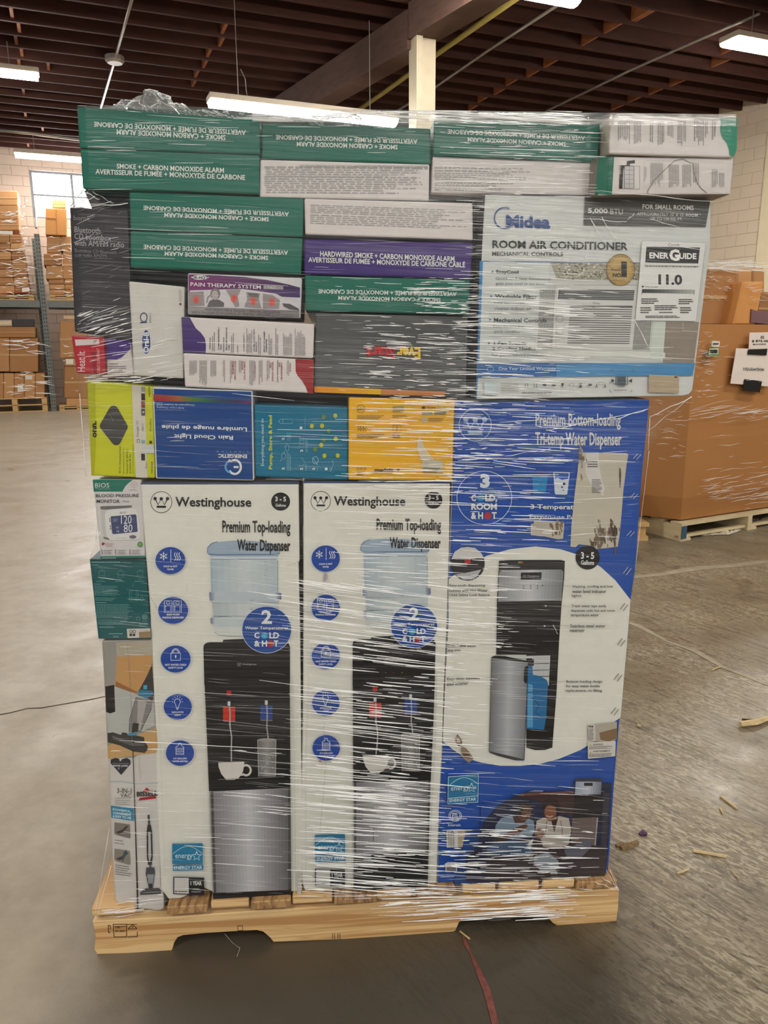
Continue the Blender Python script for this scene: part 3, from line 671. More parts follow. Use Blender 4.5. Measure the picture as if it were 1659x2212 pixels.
# white sides of alarm boxes
b=Box([(-228,362),(838,392),(835,620),(-232,600)],PAPER,'white alarm box side with small grey print below the second green box',-.012,K=C4,name='alarm_box')
b.micro('fine_print',(-200,400,826,420,8),1,LG,.6,ragged=0); b.micro('fine_print',(-190,418,826,472,8),4,LG,.55,ragged=.25); b.micro('fine_print',(-200,462,826,532,8),5,LG,.55,ragged=.2,seed=3); b.micro('fine_print',(-190,530,820,575,8),3,LG,.5,seed=5)
b.text180('fine_print','REPLACEMENT DATE IS 120 MONTHS AFTER INSTALLATION. LE REMPLACEMENT DOIT ÊTRE EFFECTUÉ 120 MOIS APRÈS L’INSTALLATION.',20,396,826,412,(120,116,116),sk=5); b.done()
b=Box([(858,342),(1898,382),(1884,590),(850,572)],PAPER,'white alarm box side under dense film streaks right of the first white one',-.012,K=C4,name='alarm_box')
b.micro('fine_print',(868,405,1650,440,12),2,LG,.5); b.micro('fine_print',(870,440,1500,490,8),4,LG,.5,seed=2); b.micro('fine_print',(870,500,1400,560,8),4,LG,.5,seed=4); b.done()
b=Box([(50,607),(1110,636),(1112,870),(56,834)],PAPER,'plain white alarm box side directly above the purple box',-.012,K=C4,name='alarm_box')
b.micro('fine_print',(90,642,1064,700,36),5,LG,.5,ragged=.2); b.micro('fine_print',(88,704,1078,768,36),5,LG,.5,seed=9); b.done()
# two boxes sticking out at the top right
b=Box([(552,94),(1442,108),(1440,330),(1424,382),(1408,390),(540,366)],PAPER,'white alarm box with a green curved end, topmost at the right corner',.035,K=C5,name='alarm_box',depth=.4,side=(206,196,180))
b.poly('green_end',[(1324,112),(1441,112),(1439,330),(1424,380),(1408,388),(1388,372),(1384,330),(1366,286),(1336,250),(1324,210)],(40,138,110))
for i,(x,w_,y1) in enumerate([(600,40,280),(640,50,300),(712,55,315),(825,28,315),(880,40,325),(918,12,300),(950,45,260),(1020,38,325),(1062,22,310),(1135,32,300),(1165,45,310),(1215,22,260),(1262,30,270)]):
    b.micro('fine_print',[(x,132),(x,y1),(x+w_,y1),(x+w_,132)],max(2,w_//11),(128,122,122),.45,seed=i)
b.text('fine_print','WE’RE #1',[(1293,140),(1293,205),(1281,205),(1281,140)],(90,84,86)); b.done()
b=Box([(460,382),(1420,398),(1396,652),(440,656)],PAPER,'white alarm box with a green band and torn wrap, second from top right',.028,K=C5,name='alarm_box',depth=.4,side=(150,140,130))
b.poly('green_end',[(462,384),(576,386),(560,655),(442,655)],(14,104,82)); b.line('green_end',[(540,386),(524,655)],3,(8,72,58))
b.frame('diagram',612,446,756,610,2.5,(110,106,108),6); b.poly('diagram',[(622,448),(662,446),(668,416),(722,410),(722,432),(688,434),(686,452),(640,470),(634,610),(610,610),(612,570),(616,520),(620,490)],INKC)
b.rect('diagram',648,452,716,608,(196,192,194)); b.frame('diagram',648,452,716,608,3,INKC)
for i in range(4): b.line('diagram',[(652,480+i*32),(712,482+i*32)],2,(90,90,92))
b.line('diagram',[(684,456),(682,604)],2,(90,90,92))
b.frame('diagram',786,415,926,600,1.5,(170,166,168))
for i,(x,w_,y0,y1) in enumerate([(790,14,460,560),(830,90,430,600),(960,75,440,615),(1055,65,440,615),(1130,45,430,600),(1262,45,475,610),(1312,42,500,610)]):
    b.micro('fine_print',[(x,y0),(x,y1),(x+w_,y1),(x+w_,y0)],max(2,w_//10),(128,122,122),.4,seed=i+30)
b.line('torn_wrap_edge',[(815,650),(812,628),(850,560),(930,480),(1000,415),(1060,400),(1110,428),(1130,430),(1134,480),(1160,570),(1190,610),(1228,640)],4,(104,98,94)); b.done()
# ---------------------------------------------------------------- boombox
DK=(50,47,52)
b=Box([(58,660),(425,682),(440,1050),(452,1500),(90,1448)],DK,'tall charcoal boombox box at the left edge of the stack',-.014,K=C3,side=(34,32,36),depth=.5)
GT=(176,174,180)
b.text('printed_title','borne',(84,714,186,744,4),(120,118,122),bold=.02)
for t,y,x1 in (('Bluetooth',784,252),('CD boombox',826,320),('with AM/FM radio',868,402)): b.text('printed_title',t,(90,y,x1,y+36,(8 if x1<300 else 12)),GT)
b.text('printed_subtitle','Boombox CD Bluetooth',(93,922,355,946,14),(128,126,132)); b.text('printed_subtitle','con radio AM/FM',(93,950,290,974,8),(128,126,132))
K_=b.K; b.K=C6; b.ring('bluetooth_mark',102,326,14,14,2.5,(140,138,142)); b.text('bluetooth_mark','Bluetooth',(122,320,216,342,4),(128,126,130)); b.line('bluetooth_mark',[(97,319),(107,333),(102,338),(102,314),(107,320),(97,333)],2,(140,138,142)); b.done()
b=Box([(180,410),(281,413),(281,458),(200,456)],(96,92,94),'grey box recessed behind film above the boombox box',-.09,depth=.4,name='product_box'); b.done()
b=Box([(283,580),(400,586),(652,597),(652,612),(400,612),(283,606)],(40,38,42),'dark box edge showing under the lower green boxes at left',-.06,depth=.4); b.done()
# ---------------------------------------------------------------- left middle
b=Box([(40,457),(252,468),(262,708),(74,700)],(176,28,44),'red heating cable box below the boombox box',-.006,K=C6,side=(120,20,30),depth=.4)
b.poly('price_sticker',[(64,484),(218,482),(221,515),(70,524)],(214,200,200)); b.text('price_sticker','BP',(184,488,204,506),(90,60,60))
b.textccw('printed_title','CÂBLE CHAUFFANT',206,540,226,700,(232,150,150),sk=-2,bold=.02); b.textccw('printed_title','DÉGIVRAGE',176,600,192,700,(228,150,150))
b.textccw('script_logo','Heat It',80,560,130,690,(236,190,190),bold=.01)
b.poly('dark_band',[(170,560),(198,566),(206,706),(180,704)],(146,18,34)); b.done()
b=Box([(242,477),(418,484),(448,716),(262,712)],PAPER,'small white and purple box between the red box and the toothbrush box',-.02,K=C6,depth=.35)
b.poly('purple_corner',[(242,477),(418,484),(420,545),(398,566),(362,600),(330,612),(256,610)],(74,48,130)); b.text('fine_print','WE’RE #1',(285,634,338,646),(70,60,70)); b.micro('fine_print',(286,650,400,700),4,(140,130,136)); b.done()
b=Box([(408,110),(768,146),(758,735),(440,716)],(206,204,198),'white toothbrush box standing upright left of the pain therapy box',-.012,K=C6,depth=.3,side=(180,176,170))
b.disc('oval_logo',521,500,25,76,(42,66,128),n=36); 
b.poly('oval_logo',[(496,470),(546,470),(546,534),(496,534)],(42,66,128))
b.textccw('oval_logo','Oral-B',502,436,538,568,(226,228,232),bold=.03)
b.ring('iq_logo',505,342,24,31,6,(34,46,92)); b.disc('iq_logo',521,372,4,4,(34,46,92)); b.poly('iq_logo',[(486,372),(526,370),(526,377),(486,379)],(34,46,92)); b.disc('iq_logo',485,375,4,4,(34,46,92)); b.textccw('iq_logo','SERIES 2',541,314,552,380,(120,120,124))
b.rect('codes',634,402,720,486,(206,204,200),4)
b.line('print_marks',[(732,164),(736,240)],2,(150,148,146)); b.line('print_marks',[(742,164),(746,240)],2,(150,148,146)); b.disc('print_marks',740,257,7,7,(120,34,28),n=14); b.done()
# pain therapy
b=Box([(785,57),(1520,90),(1510,350),(785,324)],(200,200,204),'pain therapy system box with six body pictures, above the white purple-cornered box',-.006,K=C6,depth=.3,side=(120,116,120))
b.grad('printed_band',[(792,66),(1505,98),(1505,175),(792,150)],(122,38,104),(56,34,84),n=16,mid=(86,30,92))
b.poly('white_sweep',[(930,66),(1508,92),(1508,152),(1440,134),(1300,104),(1150,84),(1010,76)],(206,206,210))
b.grad('printed_band',[(792,148),(1505,172),(1505,215),(792,180)],(122,38,104),(60,40,100),n=16,mid=(90,34,100))
b.poly('picture_ground',[(800,170),(1130,160),(1350,190),(1502,270),(1505,300),(790,272)],(206,202,206))
b.disc('oval_badge',864,87,60,18,(226,226,228)); b.ring('oval_badge',864,87,60,18,3,(50,34,60)); b.text('oval_badge','DR-HO’S',(812,76,918,98,2),(44,34,50),bold=.03)
b.text('printed_title','PAIN THERAPY SYSTEM',(804,117,1255,142,19),(226,222,226),bold=.012)
b.rect('pad_badge',1270,137,1398,160,(150,146,150),5); b.text('pad_badge','2 PAD',(1276,141,1350,158,3),(206,206,206))
skin=(150,140,142)
for i,(x,y) in enumerate([(840,222),(963,222),(1083,215),(1205,232),(1325,238),(1430,262)]):
    if i==0: b.poly('body_picture',[(792,182),(888,176),(894,268),(792,270)],skin)
    if i==1: b.disc('body_picture',963,192,32,36,(120,112,116)); b.poly('body_picture',[(910,275),(925,238),(950,225),(990,230),(1020,250),(1018,275)],(100,96,100)); b.disc('body_picture',961,200,22,30,(178,170,172)); b.line('body_picture',[(908,250),(915,215),(932,200)],10,skin)
    if i==2: b.poly('body_picture',[(1030,165),(1130,160),(1106,210),(1118,270),(1092,278),(1058,212)],skin)
    if i==3: b.poly('body_picture',[(1160,180),(1250,190),(1242,225),(1258,285),(1150,275),(1168,225)],skin); b.poly('body_picture',[(1172,186),(1240,190),(1236,214),(1176,208)],(90,86,92))
    if i==4: b.poly('body_picture',[(1268,190),(1330,200),(1376,232),(1370,285),(1268,285)],skin)
    if i==5: b.poly('body_picture',[(1392,252),(1440,256),(1495,285),(1500,298),(1440,290),(1400,272)],(80,76,80))
    if i not in (1,5): 
        b.disc('pain_spot',x,y+6,22,28,(186,110,104),n=18); b.disc('pain_spot',x,y+8,12,18,(212,80,70),n=16)
b.grad('lower_band',[(790,272),(1502,302),(1500,346),(790,322)],(150,146,148),(120,116,118),n=6)
b.text('fine_print','HELPS RELIEVE PAIN & TENSION  •  IMPROVES CIRCULATION',(898,282,1378,298,22),(50,46,50)); b.text('fine_print','AIDE À SOULAGER LES DOULEURS & LES TENSIONS • AMÉLIORER LA CIRCULATION',(812,302,1460,318,22),(56,50,54)); b.done()
b=Box([(745,338),(1597,385),(1590,605),(757,566)],PAPER,'white alarm box with a purple curved corner under the pain therapy box',-.004,K=C6,name='alarm_box',depth=.3)
b.poly('purple_corner',[(746,340),(800,343),(815,372),(838,412),(870,440),(896,476),(903,520),(901,571),(757,565)],(66,42,112))
heads=[(925,'WE’RE #1',INKC,470),(980,'COMPREHENSIVELY',INKC,400),(995,'TESTED',INKC,510),(1030,'REDUCED NUISANCE',INKC,400),(1046,'ALARMS',INKC,510),(1142,'LA MARQUE N° 1',INKC,430),(1207,'SOUMIS À DES TESTS',INKC,400),(1221,'EXHAUSTIFS',INKC,480),(1272,'RÉDUIT LES ALARMES',INKC,410),(1286,'INTEMPESTIVES',INKC,460)]
for x,t,c_,y0 in heads: b.textccw('fine_print',t,x,y0+(x-900)*.055,x+9,546+(x-900)*.05,(60,50,80),bold=.02)
for i,(x,w_,y0) in enumerate([(940,22,420),(1010,14,430),(1062,22,420),(1100,12,500),(1160,40,400),(1235,22,450),(1302,26,440),(1345,22,400),(1395,60,420),(1470,70,410)]):
    b.micro('fine_print',[(x,558+(x-900)*.05),(x,y0),(x+w_,y0),(x+w_,558+(x-900)*.05)],max(1,w_//8),(120,114,122),.42,seed=i+50)
b.done()
b=Box([(757,570),(1592,614),(1590,829),(768,787)],PAPER,'white alarm box with a red curved corner beside the dark battery box',-.002,K=C6,name='alarm_box',depth=.3)
b.poly('red_corner',[(1476,609),(1592,614),(1590,829),(1556,828),(1542,788),(1516,745),(1490,716),(1478,690)],(150,22,30))
for x,t,y1 in [(1442,'WE’RE #1',690),(1387,'COMPREHENSIVELY',748),(1373,'TESTED',660),(1330,'REDUCED NUISANCE',752),(1317,'ALARMS',664),(1217,'LA MARQUE N° 1',740),(1150,'SOUMIS À DES TESTS',742),(1136,'EXHAUSTIFS',678),(1090,'RÉDUIT LES ALARMES',742),(1076,'INTEMPESTIVES',706)]:
    b.textcw('fine_print',t,x-5,622+(x-1100)*.03,x+5,y1,(150,40,48),bold=.02)
for i,(x,w_,y1) in enumerate([(1420,16,720),(1355,14,760),(1290,22,770),(1240,26,775),(1180,34,790),(1112,20,720),(1056,16,770),(1010,16,760),(930,40,735),(860,50,780),(795,50,720)]):
    b.micro('fine_print',[(x+w_,618),(x+w_,y1),(x,y1),(x,618)],max(1,w_//8),(120,114,118),.42,seed=i+70)
b.done()
# dark filler block: the shade of the gap is its colour
b=Box([(329,812),(398,818),(398,838),(680,853),(1008,862),(1008,884),(756,884),(546,880),(329,842)],(44,44,46),'added dark filler standing for the shade in the gap above the blue and yellow row',-.11,depth=.5); b.done()
# battery charger box
b=Box([(150,382),(1340,412),(1322,1040),(140,1004)],(84,86,86),'dark grey box with an upside-down red and yellow logo and orange foot stripe',-.012,K=C7,depth=.6)
b.grad('orange_stripe',[(142,955),(660,975),(660,1018),(142,1000)],(226,140,30),(226,180,30),n=10); b.poly('orange_stripe',[(660,976),(1165,994),(1150,1032),(660,1018)],(196,128,76))
for x0,x1,t,c_ in ((540,775,'Start',(190,30,40)),(782,968,'Ever',(236,200,60))):
    b.text180('logo',t,x0-4,636,x1+6,742,(30,20,20),sk=6,bold=.07); b.text180('logo',t,x0,640,x1,738,c_,sk=6,bold=.045)
b.done()
# ---------------------------------------------------------------- air conditioner
WP=(206,210,208)
b=Box([(85,62),(1585,95),(1580,400),(1525,850),(1462,1360),(1440,1388),(1400,1398),(28,1422),(50,700),(70,300)],WP,'large white and blue room air conditioner box at right',-.002,K=C8,depth=.45,side=(70,66,66),bev=.002)
b.poly('scene_picture',[(500,512),(1540,518),(1520,860),(1500,1000),(1480,1180),(40,1180),(45,1100),(480,1100)],(196,198,196))
b.poly('blue_band',[(68,502),(40,1180),(45,1185),(28,1420),(22,1420),(38,1000),(50,502)],(44,120,178))
b.poly('left_panel',[(72,505),(510,512),(480,1180),(46,1182)],(204,210,208)); b.line('left_panel',[(70,505),(1110,517)],5,(30,86,150)); b.line('left_panel',[(70,505),(44,1180)],5,(80,140,190))
b.poly('pebbles',[(520,514),(1110,520),(1110,632),(560,622)],(150,146,128))
r=random.Random(3)
for i in range(230):
    x=r.uniform(560,1100);y=r.uniform(520,625); q=r.uniform(3,7); g=r.choice([(196,190,168),(222,216,196),(104,98,80),(70,66,56)]); 
    b.raw('pebbles',[b.K(x+q*math.cos(a)*1.2,y+q*math.sin(a)) for a in (0,1.05,2.1,3.14,4.2,5.2)],[(5,4,3,2,1,0)],g,keep=i>0)
b.poly('wall_scene',[(1090,900),(1290,905),(1270,1180),(1080,1130)],(190,196,186)); b.poly('wall_scene',[(1285,905),(1505,908),(1470,1182),(1265,1178)],(142,132,120)); b.line('wall_scene',[(1400,905),(1395,965),(1495,972)],6,(176,170,158)); b.poly('wall_scene',[(440,1098),(1280,1112),(1280,1145),(1180,1140),(440,1130)],(214,218,210)); b.poly('wall_scene',[(1205,905),(1285,905),(1265,1140),(1180,1140)],(200,210,200))
for x0,x1,y0,y1 in ((450,548,690,1080),(1075,1190,890,1090)):
    b.poly('side_grille',[(x0,y0),(x1,y0),(x1-18,y1),(x0-18,y1)],(120,120,118))
    for i in range(14): x=x0+(x1-x0)*i/14; b.line('side_grille',[(x,y0),(x-18,y1)],3,(186,188,184),keep=i>0)
b.poly('unit_picture',[(556,662),(1100,670),(1062,1095),(530,1085)],(206,206,204)); b.frame('unit_picture',556,662,1095,1080,2,(160,160,158))
b.poly('unit_picture',[(575,690),(1078,697),(1070,765),(568,757)],(72,74,74))
for i in range(5): b.line('unit_picture',[(580,700+i*12),(1072,707+i*12)],4,(150,152,150),keep=i>0)
b.rect('unit_picture',648,800,1064,812,(92,92,90))
for i in range(17): y=806+i*15; b.line('unit_picture',[(650-i*1.2,y),(1064-i*1.3,y+5)],6.5,(98,98,96),keep=i>0)
b.ring('unit_picture',582,886,24,24,4,(150,150,148)); b.ring('unit_picture',580,972,24,24,4,(150,150,148)); b.text('unit_picture','Midea',(800,776,848,790),(90,90,96))
MB_=(36,74,138)
b.ring('brand_logo',216,218,72,74,8,MB_,a0=.6,a1=5.2); b.text('brand_logo','Midea',(224,196,518,280,8),MB_,bold=.04)
b.text('printed_title','ROOM AIR CONDITIONER',(135,365,1033,418,14),(38,38,40),bold=.022); b.text('printed_title','MECHANICAL CONTROLS',(133,440,603,468,4),(44,44,46),bold=.012)
for y,t,subs in [(562,'EasyCool',('Quick and easy installation','gets you cool in no time')),(724,'Washable Filter',('Easy maintenance /','cleaner indoor air')),(880,'Mechanical Controls',('Easy to use for','quick comfort')),(1036,'2 Fan Speeds',())]:
    x=160-(y-562)*.05; b.poly('feature_list',[(x-30,y+2),(x-18,y+13),(x-30,y+26)],(40,90,150)); b.text('feature_list',t,(x,y,x+len(t)*18.5,y+28,4),(50,50,52),bold=.02)
    for j,st in enumerate(subs): b.text('feature_list',st,(x-4,y+46+j*34,x+len(st)*13.4,y+70+j*34,3),(110,110,112))
b.text('feature_list','2 Cooling Modes',(134,1074,422,1100,2),(50,50,52),bold=.02); b.text('feature_list','For personalized comfort',(130,1116,474,1140,2),(100,100,102))
for y in (850,1004): b.line('feature_list',[(110,y),(480,y+4)],2,(110,112,112))
b.poly('blue_stripe',[(40,1182),(1480,1180),(1462,1264),(34,1276)],(70,138,190)); b.poly('blue_stripe',[(40,1182),(560,1180),(560,1272),(34,1276)],(34,100,168))
b.text('blue_stripe','One Year Limited Warranty',(175,1206,556,1234,0),(196,214,228),bold=.01); b.ring('blue_stripe',120,1222,24,16,3,(150,190,220))
b.poly('dark_banner',[(748,78),(1580,98),(1550,276),(740,262)],(72,72,70))
b.text('dark_banner','5,000',(768,152,900,190,3),(222,222,220),bold=.03); b.text('dark_banner','BTU',(916,156,1000,192,3),(206,206,204)); b.text('dark_banner','FOR SMALL ROOMS',(1130,126,1470,158,8),(222,222,220),bold=.025); b.text('dark_banner','APPROXIMATELY 10’ X 15’ ROOM',(1094,178,1496,200,10),(200,200,198),bold=.01); b.text('dark_banner','UP TO 150 SQ. FT.',(1184,212,1396,234,4),(200,200,198),bold=.01)
b.disc('gold_seal',985,562,94,106,(126,96,50),n=48); b.disc('gold_seal',985,562,88,100,(178,148,86),n=48); b.disc('gold_seal',990,556,66,78,(188,160,96),n=40)
for i in range(22): a=i/22*6.283; b.disc('gold_seal',985+80*math.cos(a),562+91*math.sin(a),3,3,(96,72,40),n=6)
b.text('gold_seal','World’s',(918,546,998,572,2),(110,74,50),bold=.01); b.text('gold_seal','NO.',(934,582,994,610,2),(40,34,30),bold=.03); b.text('gold_seal','1',(990,506,1026,608,2),(36,30,26),bold=.06); b.text('gold_seal','in the world',(936,622,1012,634,0),(110,84,50))
b.poly('energy_label',[(1128,370),(1550,382),(1515,640),(1484,902),(1082,896),(1110,600)],(222,222,220)); b.line('energy_label',[(1128,370),(1550,382),(1540,470)],2,(150,150,150))
b.text('energy_label','Canada',(1302,384,1376,406,2),(60,60,60)); b.poly('energy_label',[(1156,408),(1512,414),(1500,520),(1148,514)],(34,34,34)); b.text('energy_label','ENER',(1176,446,1304,486,2),(236,236,234),bold=.035); b.text('energy_label','UIDE',(1374,450,1488,490,2),(236,236,234),bold=.035); b.text('energy_label','G',(1308,424,1376,502,2),(236,236,234),bold=.05)
b.line('energy_label',[(1140,530),(1506,538)],2,(110,110,110)); b.micro('energy_label',(1148,533,1498,541,6),1,(120,120,120),.9,ragged=0)
b.text('energy_label','11.0',(1236,590,1394,660,3),(40,40,40),bold=.035)
b.poly('energy_label',[(1122,668),(1142,668),(1132,682)],INKC); b.text('energy_label','This model',(1148,670,1232,680),(90,90,90)); b.grad('energy_label',[(1130,690),(1476,694),(1474,720),(1128,714)],(50,54,52),(180,184,180),n=14); b.line('energy_label',[(1128,690),(1126,728)],2,(90,90,90)); b.line('energy_label',[(1476,694),(1472,730)],2,(90,90,90))
for q,n_ in (((1122,748,1236,790),3),((1370,752,1466,792),3),((1210,794,1364,832),3),((1116,806,1190,852),3),((1380,806,1456,852),3),((1150,864,1442,882),2),((1240,838,1334,850),1)): b.micro('energy_label',q,n_,(84,84,84),.5,words=(.1,.3))
b.rect('tan_patch',1172,1258,1372,1374,(176,160,134),6); b.poly('tan_patch',[(1340,1268),(1362,1266),(1364,1276),(1346,1282)],(90,70,50))
b.rect('printed_code',80,1302,164,1392,(190,206,212),2)
b.micro('fine_print',(190,1310,320,1370,4),4,(150,150,146),.4)
for i,x in enumerate((360,420,480,542,600,660,720,782)):
    c_=(90,92,92)
    if i in (0,1): b.line('handling_icons',[(x-8,1316),(x-8,1344)],4,c_); b.line('handling_icons',[(x+8,1316),(x+8,1344)],4,c_)
    elif i==4: b.poly('handling_icons',[(x-9,1314),(x+9,1314),(x+6,1328),(x+2,1331),(x+2,1340),(x+7,1343),(x-7,1343),(x-2,1340),(x-2,1331),(x-6,1328)],(60,60,60))
    elif i==5: b.ring('handling_icons',x,1330,17,16,3,(140,140,138))
    elif i==6: b.line('handling_icons',[(x-10,1312),(x+10,1326)],3,c_); b.line('handling_icons',[(x+10,1312),(x-10,1326)],3,c_); b.rect('handling_icons',x-8,1328,x+8,1344,c_)
    else: b.poly('handling_icons',[(x-16,1326),(x-6,1318),(x+8,1318),(x+16,1328),(x,1334)],c_)
b.text('handling_icons','A       A',(818,1318,890,1346,0),(80,80,80),bold=.02); b.frame('handling_icons',836,1308,874,1326,2,(110,110,110))
b.rect('clamp_icon',964,1268,1020,1326,(76,88,98),2); b.line('clamp_icon',[(954,1268),(952,1326)],5,(60,66,70)); b.line('clamp_icon',[(1032,1270),(1028,1328)],5,(60,66,70)); b.poly('clamp_icon',[(924,1284),(946,1298),(924,1312)],(60,60,60)); b.poly('clamp_icon',[(1062,1284),(1038,1298),(1060,1312)],(60,60,60)); b.text('clamp_icon','CLAMP',(970,1332,1012,1342),(70,70,70)); b.micro('clamp_icon',(940,1356,1030,1364),1,(100,100,98),.6)
for q in ([(926,1238),(926,1222),(942,1222)],[(1056,1222),(1070,1222),(1070,1238)],[(914,1356),(914,1372),(930,1372)],[(1044,1370),(1058,1370),(1058,1356)]): b.line('clamp_icon',q,3,(80,80,80))
b.micro('fine_print',(332,1372,528,1384,0),1,(110,110,108),.7,ragged=0)
b.done()
b=Box([(0,40),(92,40),(80,66),(26,230),(20,700),(0,700)],(34,32,34),'dark flap of a box between the purple box and the air conditioner box',-.05,K=C8,depth=.35,name='dark_box'); b.done()
# ---------------------------------------------------------------- the blue / yellow row
b=Box([(78,96),(682,152),(700,992),(115,968)],(196,200,40),'lime streaming device box with a dark rounded diamond picture',-.008,K=CA,depth=.3,side=(206,206,60))
LY=(206,210,44)
b.poly('side_fold',[(80,98),(150,108),(152,280),(158,640),(140,968),(115,966)],(172,176,16))
b.poly('white_stripe',[(486,132),(605,144),(632,988),(526,984),(505,600)],(206,202,188)); 
pts=[]
for (cx,cy,a0,a1) in ((320,370,-2.5,-.55),(405,520,-.5,.62),(345,642,.55,2.5),(240,510,2.6,3.7)):
    for i in range(7): a=a0+(a1-a0)*i/6; pts.append((cx+45*math.cos(a),cy+46*math.sin(a)))
b.poly('device_picture',pts,(66,64,62))
for i in range(4): b.disc('device_picture',290+i*9,410+i*17,3,3,(190,190,186),n=8)
b.textccw('printed_title','onn.',128,466,166,618,INKC,sk=-2,bold=.045)
b.textccw('printed_text','4K Pro Streaming Device',370,690,390,948,(60,62,20)); b.textccw('printed_text','Dispositif de diffusion',436,726,456,948,(60,62,20)); b.textccw('printed_text','en contenu 4K Pro',462,770,480,948,(60,62,20)); b.micro('printed_text',[(408,950),(408,712),(418,712),(418,950)],1,(120,124,40)); b.micro('printed_text',[(496,950),(494,672),(502,672),(504,950)],1,(120,124,60))
b.textccw('printed_text','Google TV',530,460,556,612,(96,92,84)); b.frame('printed_text',536,634,558,664,5,(96,70,60))
for y0,y1,c_ in ((150,196,(150,150,140)),(212,276,(50,46,46)),(284,346,(136,54,46)),(352,416,(70,74,90)),(640,670,(120,170,170)),(766,828,(50,50,56))): b.poly('app_badges',[(574,y0),(608,y0+2),(610,y1),(576,y1)],c_)
b.textccw('app_badges','OPEN TV',580,488,596,560,(90,80,74)); b.textccw('app_badges','Roku',612,846,628,900,(150,40,50)); b.textccw('app_badges','Dolby',652,440,668,556,(70,72,30)); b.textccw('app_badges','HDMI',640,150,656,240,(60,62,20)); b.textccw('app_badges','THE HOUR',664,836,680,950,(50,50,20)); b.rect('app_badges',650,648,672,672,(40,40,30))
b.disc('app_badges',594,384,9,9,(206,206,210),n=12); b.poly('tape_patch',[(580,690),(690,680),(696,764),(588,758)],(196,200,196)); b.done()
BL=(16,66,134)
b=Box([(676,152),(1598,187),(1612,1015),(706,996)],(214,216,214),'blue cloud light box with a white edge and upside-down title',-.004,K=CA,depth=.3,side=(200,204,206))
b.poly('blue_panel',[(690,168),(1586,196),(1600,1004),(722,984)],BL)
cols=[(150,50,56),(150,56,50),(160,96,50),(90,116,60),(50,110,76),(44,80,80),(50,60,90),(66,50,90),(130,44,84)]
for i in range(len(cols)-1):
    x0=686+i*112.5; x1=x0+112.5; k=i*9; b.grad('rainbow_band',[(x0,218+k*.9),(x1,218+k*.9+8),(x1,280+k*.35+3),(x0,280+k*.35)],cols[i],cols[i+1],n=6)
b.text180('printed_title','Changement de Couleur RGB',716,300,1066,322,(160,180,206),sk=8,bold=.01); b.text180('printed_title','RGB Color Changing',716,328,966,350,(160,180,206),sk=6,bold=.01)
b.text180('printed_title','Lumière nuage de pluie',762,490,1546,540,(222,226,230),sk=24,bold=.04); b.text180('printed_title','Rain Cloud Light',878,576,1418,626,(222,226,230),sk=14,bold=.04)
b.text180('brand_logo','LIGHTING',1268,740,1556,752,(150,170,200),sk=5,sp=2.2); b.text180('brand_logo','ENERGETIC',1284,768,1546,802,(222,226,230),sk=6,bold=.03)
b.ring('brand_logo',1434,888,66,74,20,(222,224,226),a0=-2.0,a1=2.6); b.ring('brand_logo',1400,886,60,62,18,(90,160,210),a0=1.7,a1=4.4); b.rect('brand_logo',1424,880,1470,898,(222,224,226)); b.poly('brand_logo',[(1366,838),(1384,814),(1412,830),(1406,846)],(200,204,208)); b.done()
TE=(4,110,144)
b=Box([(28,160),(766,182),(766,746),(38,720)],TE,'teal blue pump store and feed box between the cloud light box and the yellow box',-.012,K=CBB,depth=.3)
b.textccw('printed_title','Everything you need to',86,268,116,636,(196,220,228),sk=-2); b.textccw('printed_title','Pump, Store & Feed',146,242,182,662,(196,200,40),sk=-2,bold=.03)
for (x,y,t) in [(258,658,'2'),(402,660,'2'),(496,660,'2'),(594,660,'1'),(258,426,'2'),(402,518,'2'),(398,340,'1')]: b.textccw('item_list',t,x-10,y-10,x+10,y+10,(214,226,230),bold=.03)
for i,(x,y0,y1,w_) in enumerate([(284,514,674,38),(430,596,674,14),(520,648,674,10),(616,640,680,20),(284,370,440,34),(430,420,532,20),(426,240,354,6)]): b.micro('item_list',[(x,y1),(x,y0),(x+w_,y0),(x+w_,y1)],max(1,w_//10),(120,180,200),.4,seed=i)
LB=(150,200,216)
b.frame('item_pictures',256,272,330,306,2.5,LB); b.line('item_pictures',[(222,290),(240,270),(256,276),(256,302),(240,308),(222,290)],2.5,LB)
for x,y in ((262,560),(290,495)): b.ring('item_pictures',x,y,16,26,2.5,LB); b.line('item_pictures',[(x-16,y+20),(x-24,y+40)],2.5,LB)
b.ring('item_pictures',510,592,24,30,4,LB); b.line('item_pictures',[(486,570),(530,632)],3,LB)
for y in (412,440,468): b.frame('item_pictures',386,y,420,y+20,2,LB)
b.line('item_pictures',[(378,640),(420,630),(424,600),(400,570)],2,LB); b.line('item_pictures',[(630,680),(650,620),(640,590)],2.5,LB)
YG=(186,186,30)
for x,y,d in [(574,254,1),(664,246,0),(482,326,0),(562,324,0),(614,362,1),(574,434,1),(668,426,0),(556,474,0),(508,508,1),(580,558,0),(684,556,0)]: b.disc('honey_dots',x,y,16,18,YG if not d else (96,136,70),n=16)
for i in range(4): b.ring('curved_lines',600,400,90+i*14,140+i*10,1.6,(50,140,166),a0=-1.2,a1=1.6,n=24)
b.done()
YE=(232,176,30)
b=Box([(768,102),(1595,120),(1576,754),(766,744)],YE,'yellow breast pump box with a white hand-pump picture',-.004,K=CBB,depth=.3,side=(190,140,20))
BR=(70,54,20)
b.ring('icons',864,192,32,32,3,BR); b.text('icons','60+',(840,180,888,204),BR); b.rect('icons',1112,170,1198,218,(160,140,70)); b.micro('fine_print',(834,238,1060,272,2),3,(120,90,30),.5); b.micro('fine_print',(1110,236,1260,262,2),2,(120,90,30),.5)
for x in (850,872,894): b.ring('icons',x,335,11,14,2.5,BR); b.ring('icons',x,366,12,20,2.5,BR,a0=math.pi,a1=2*math.pi)
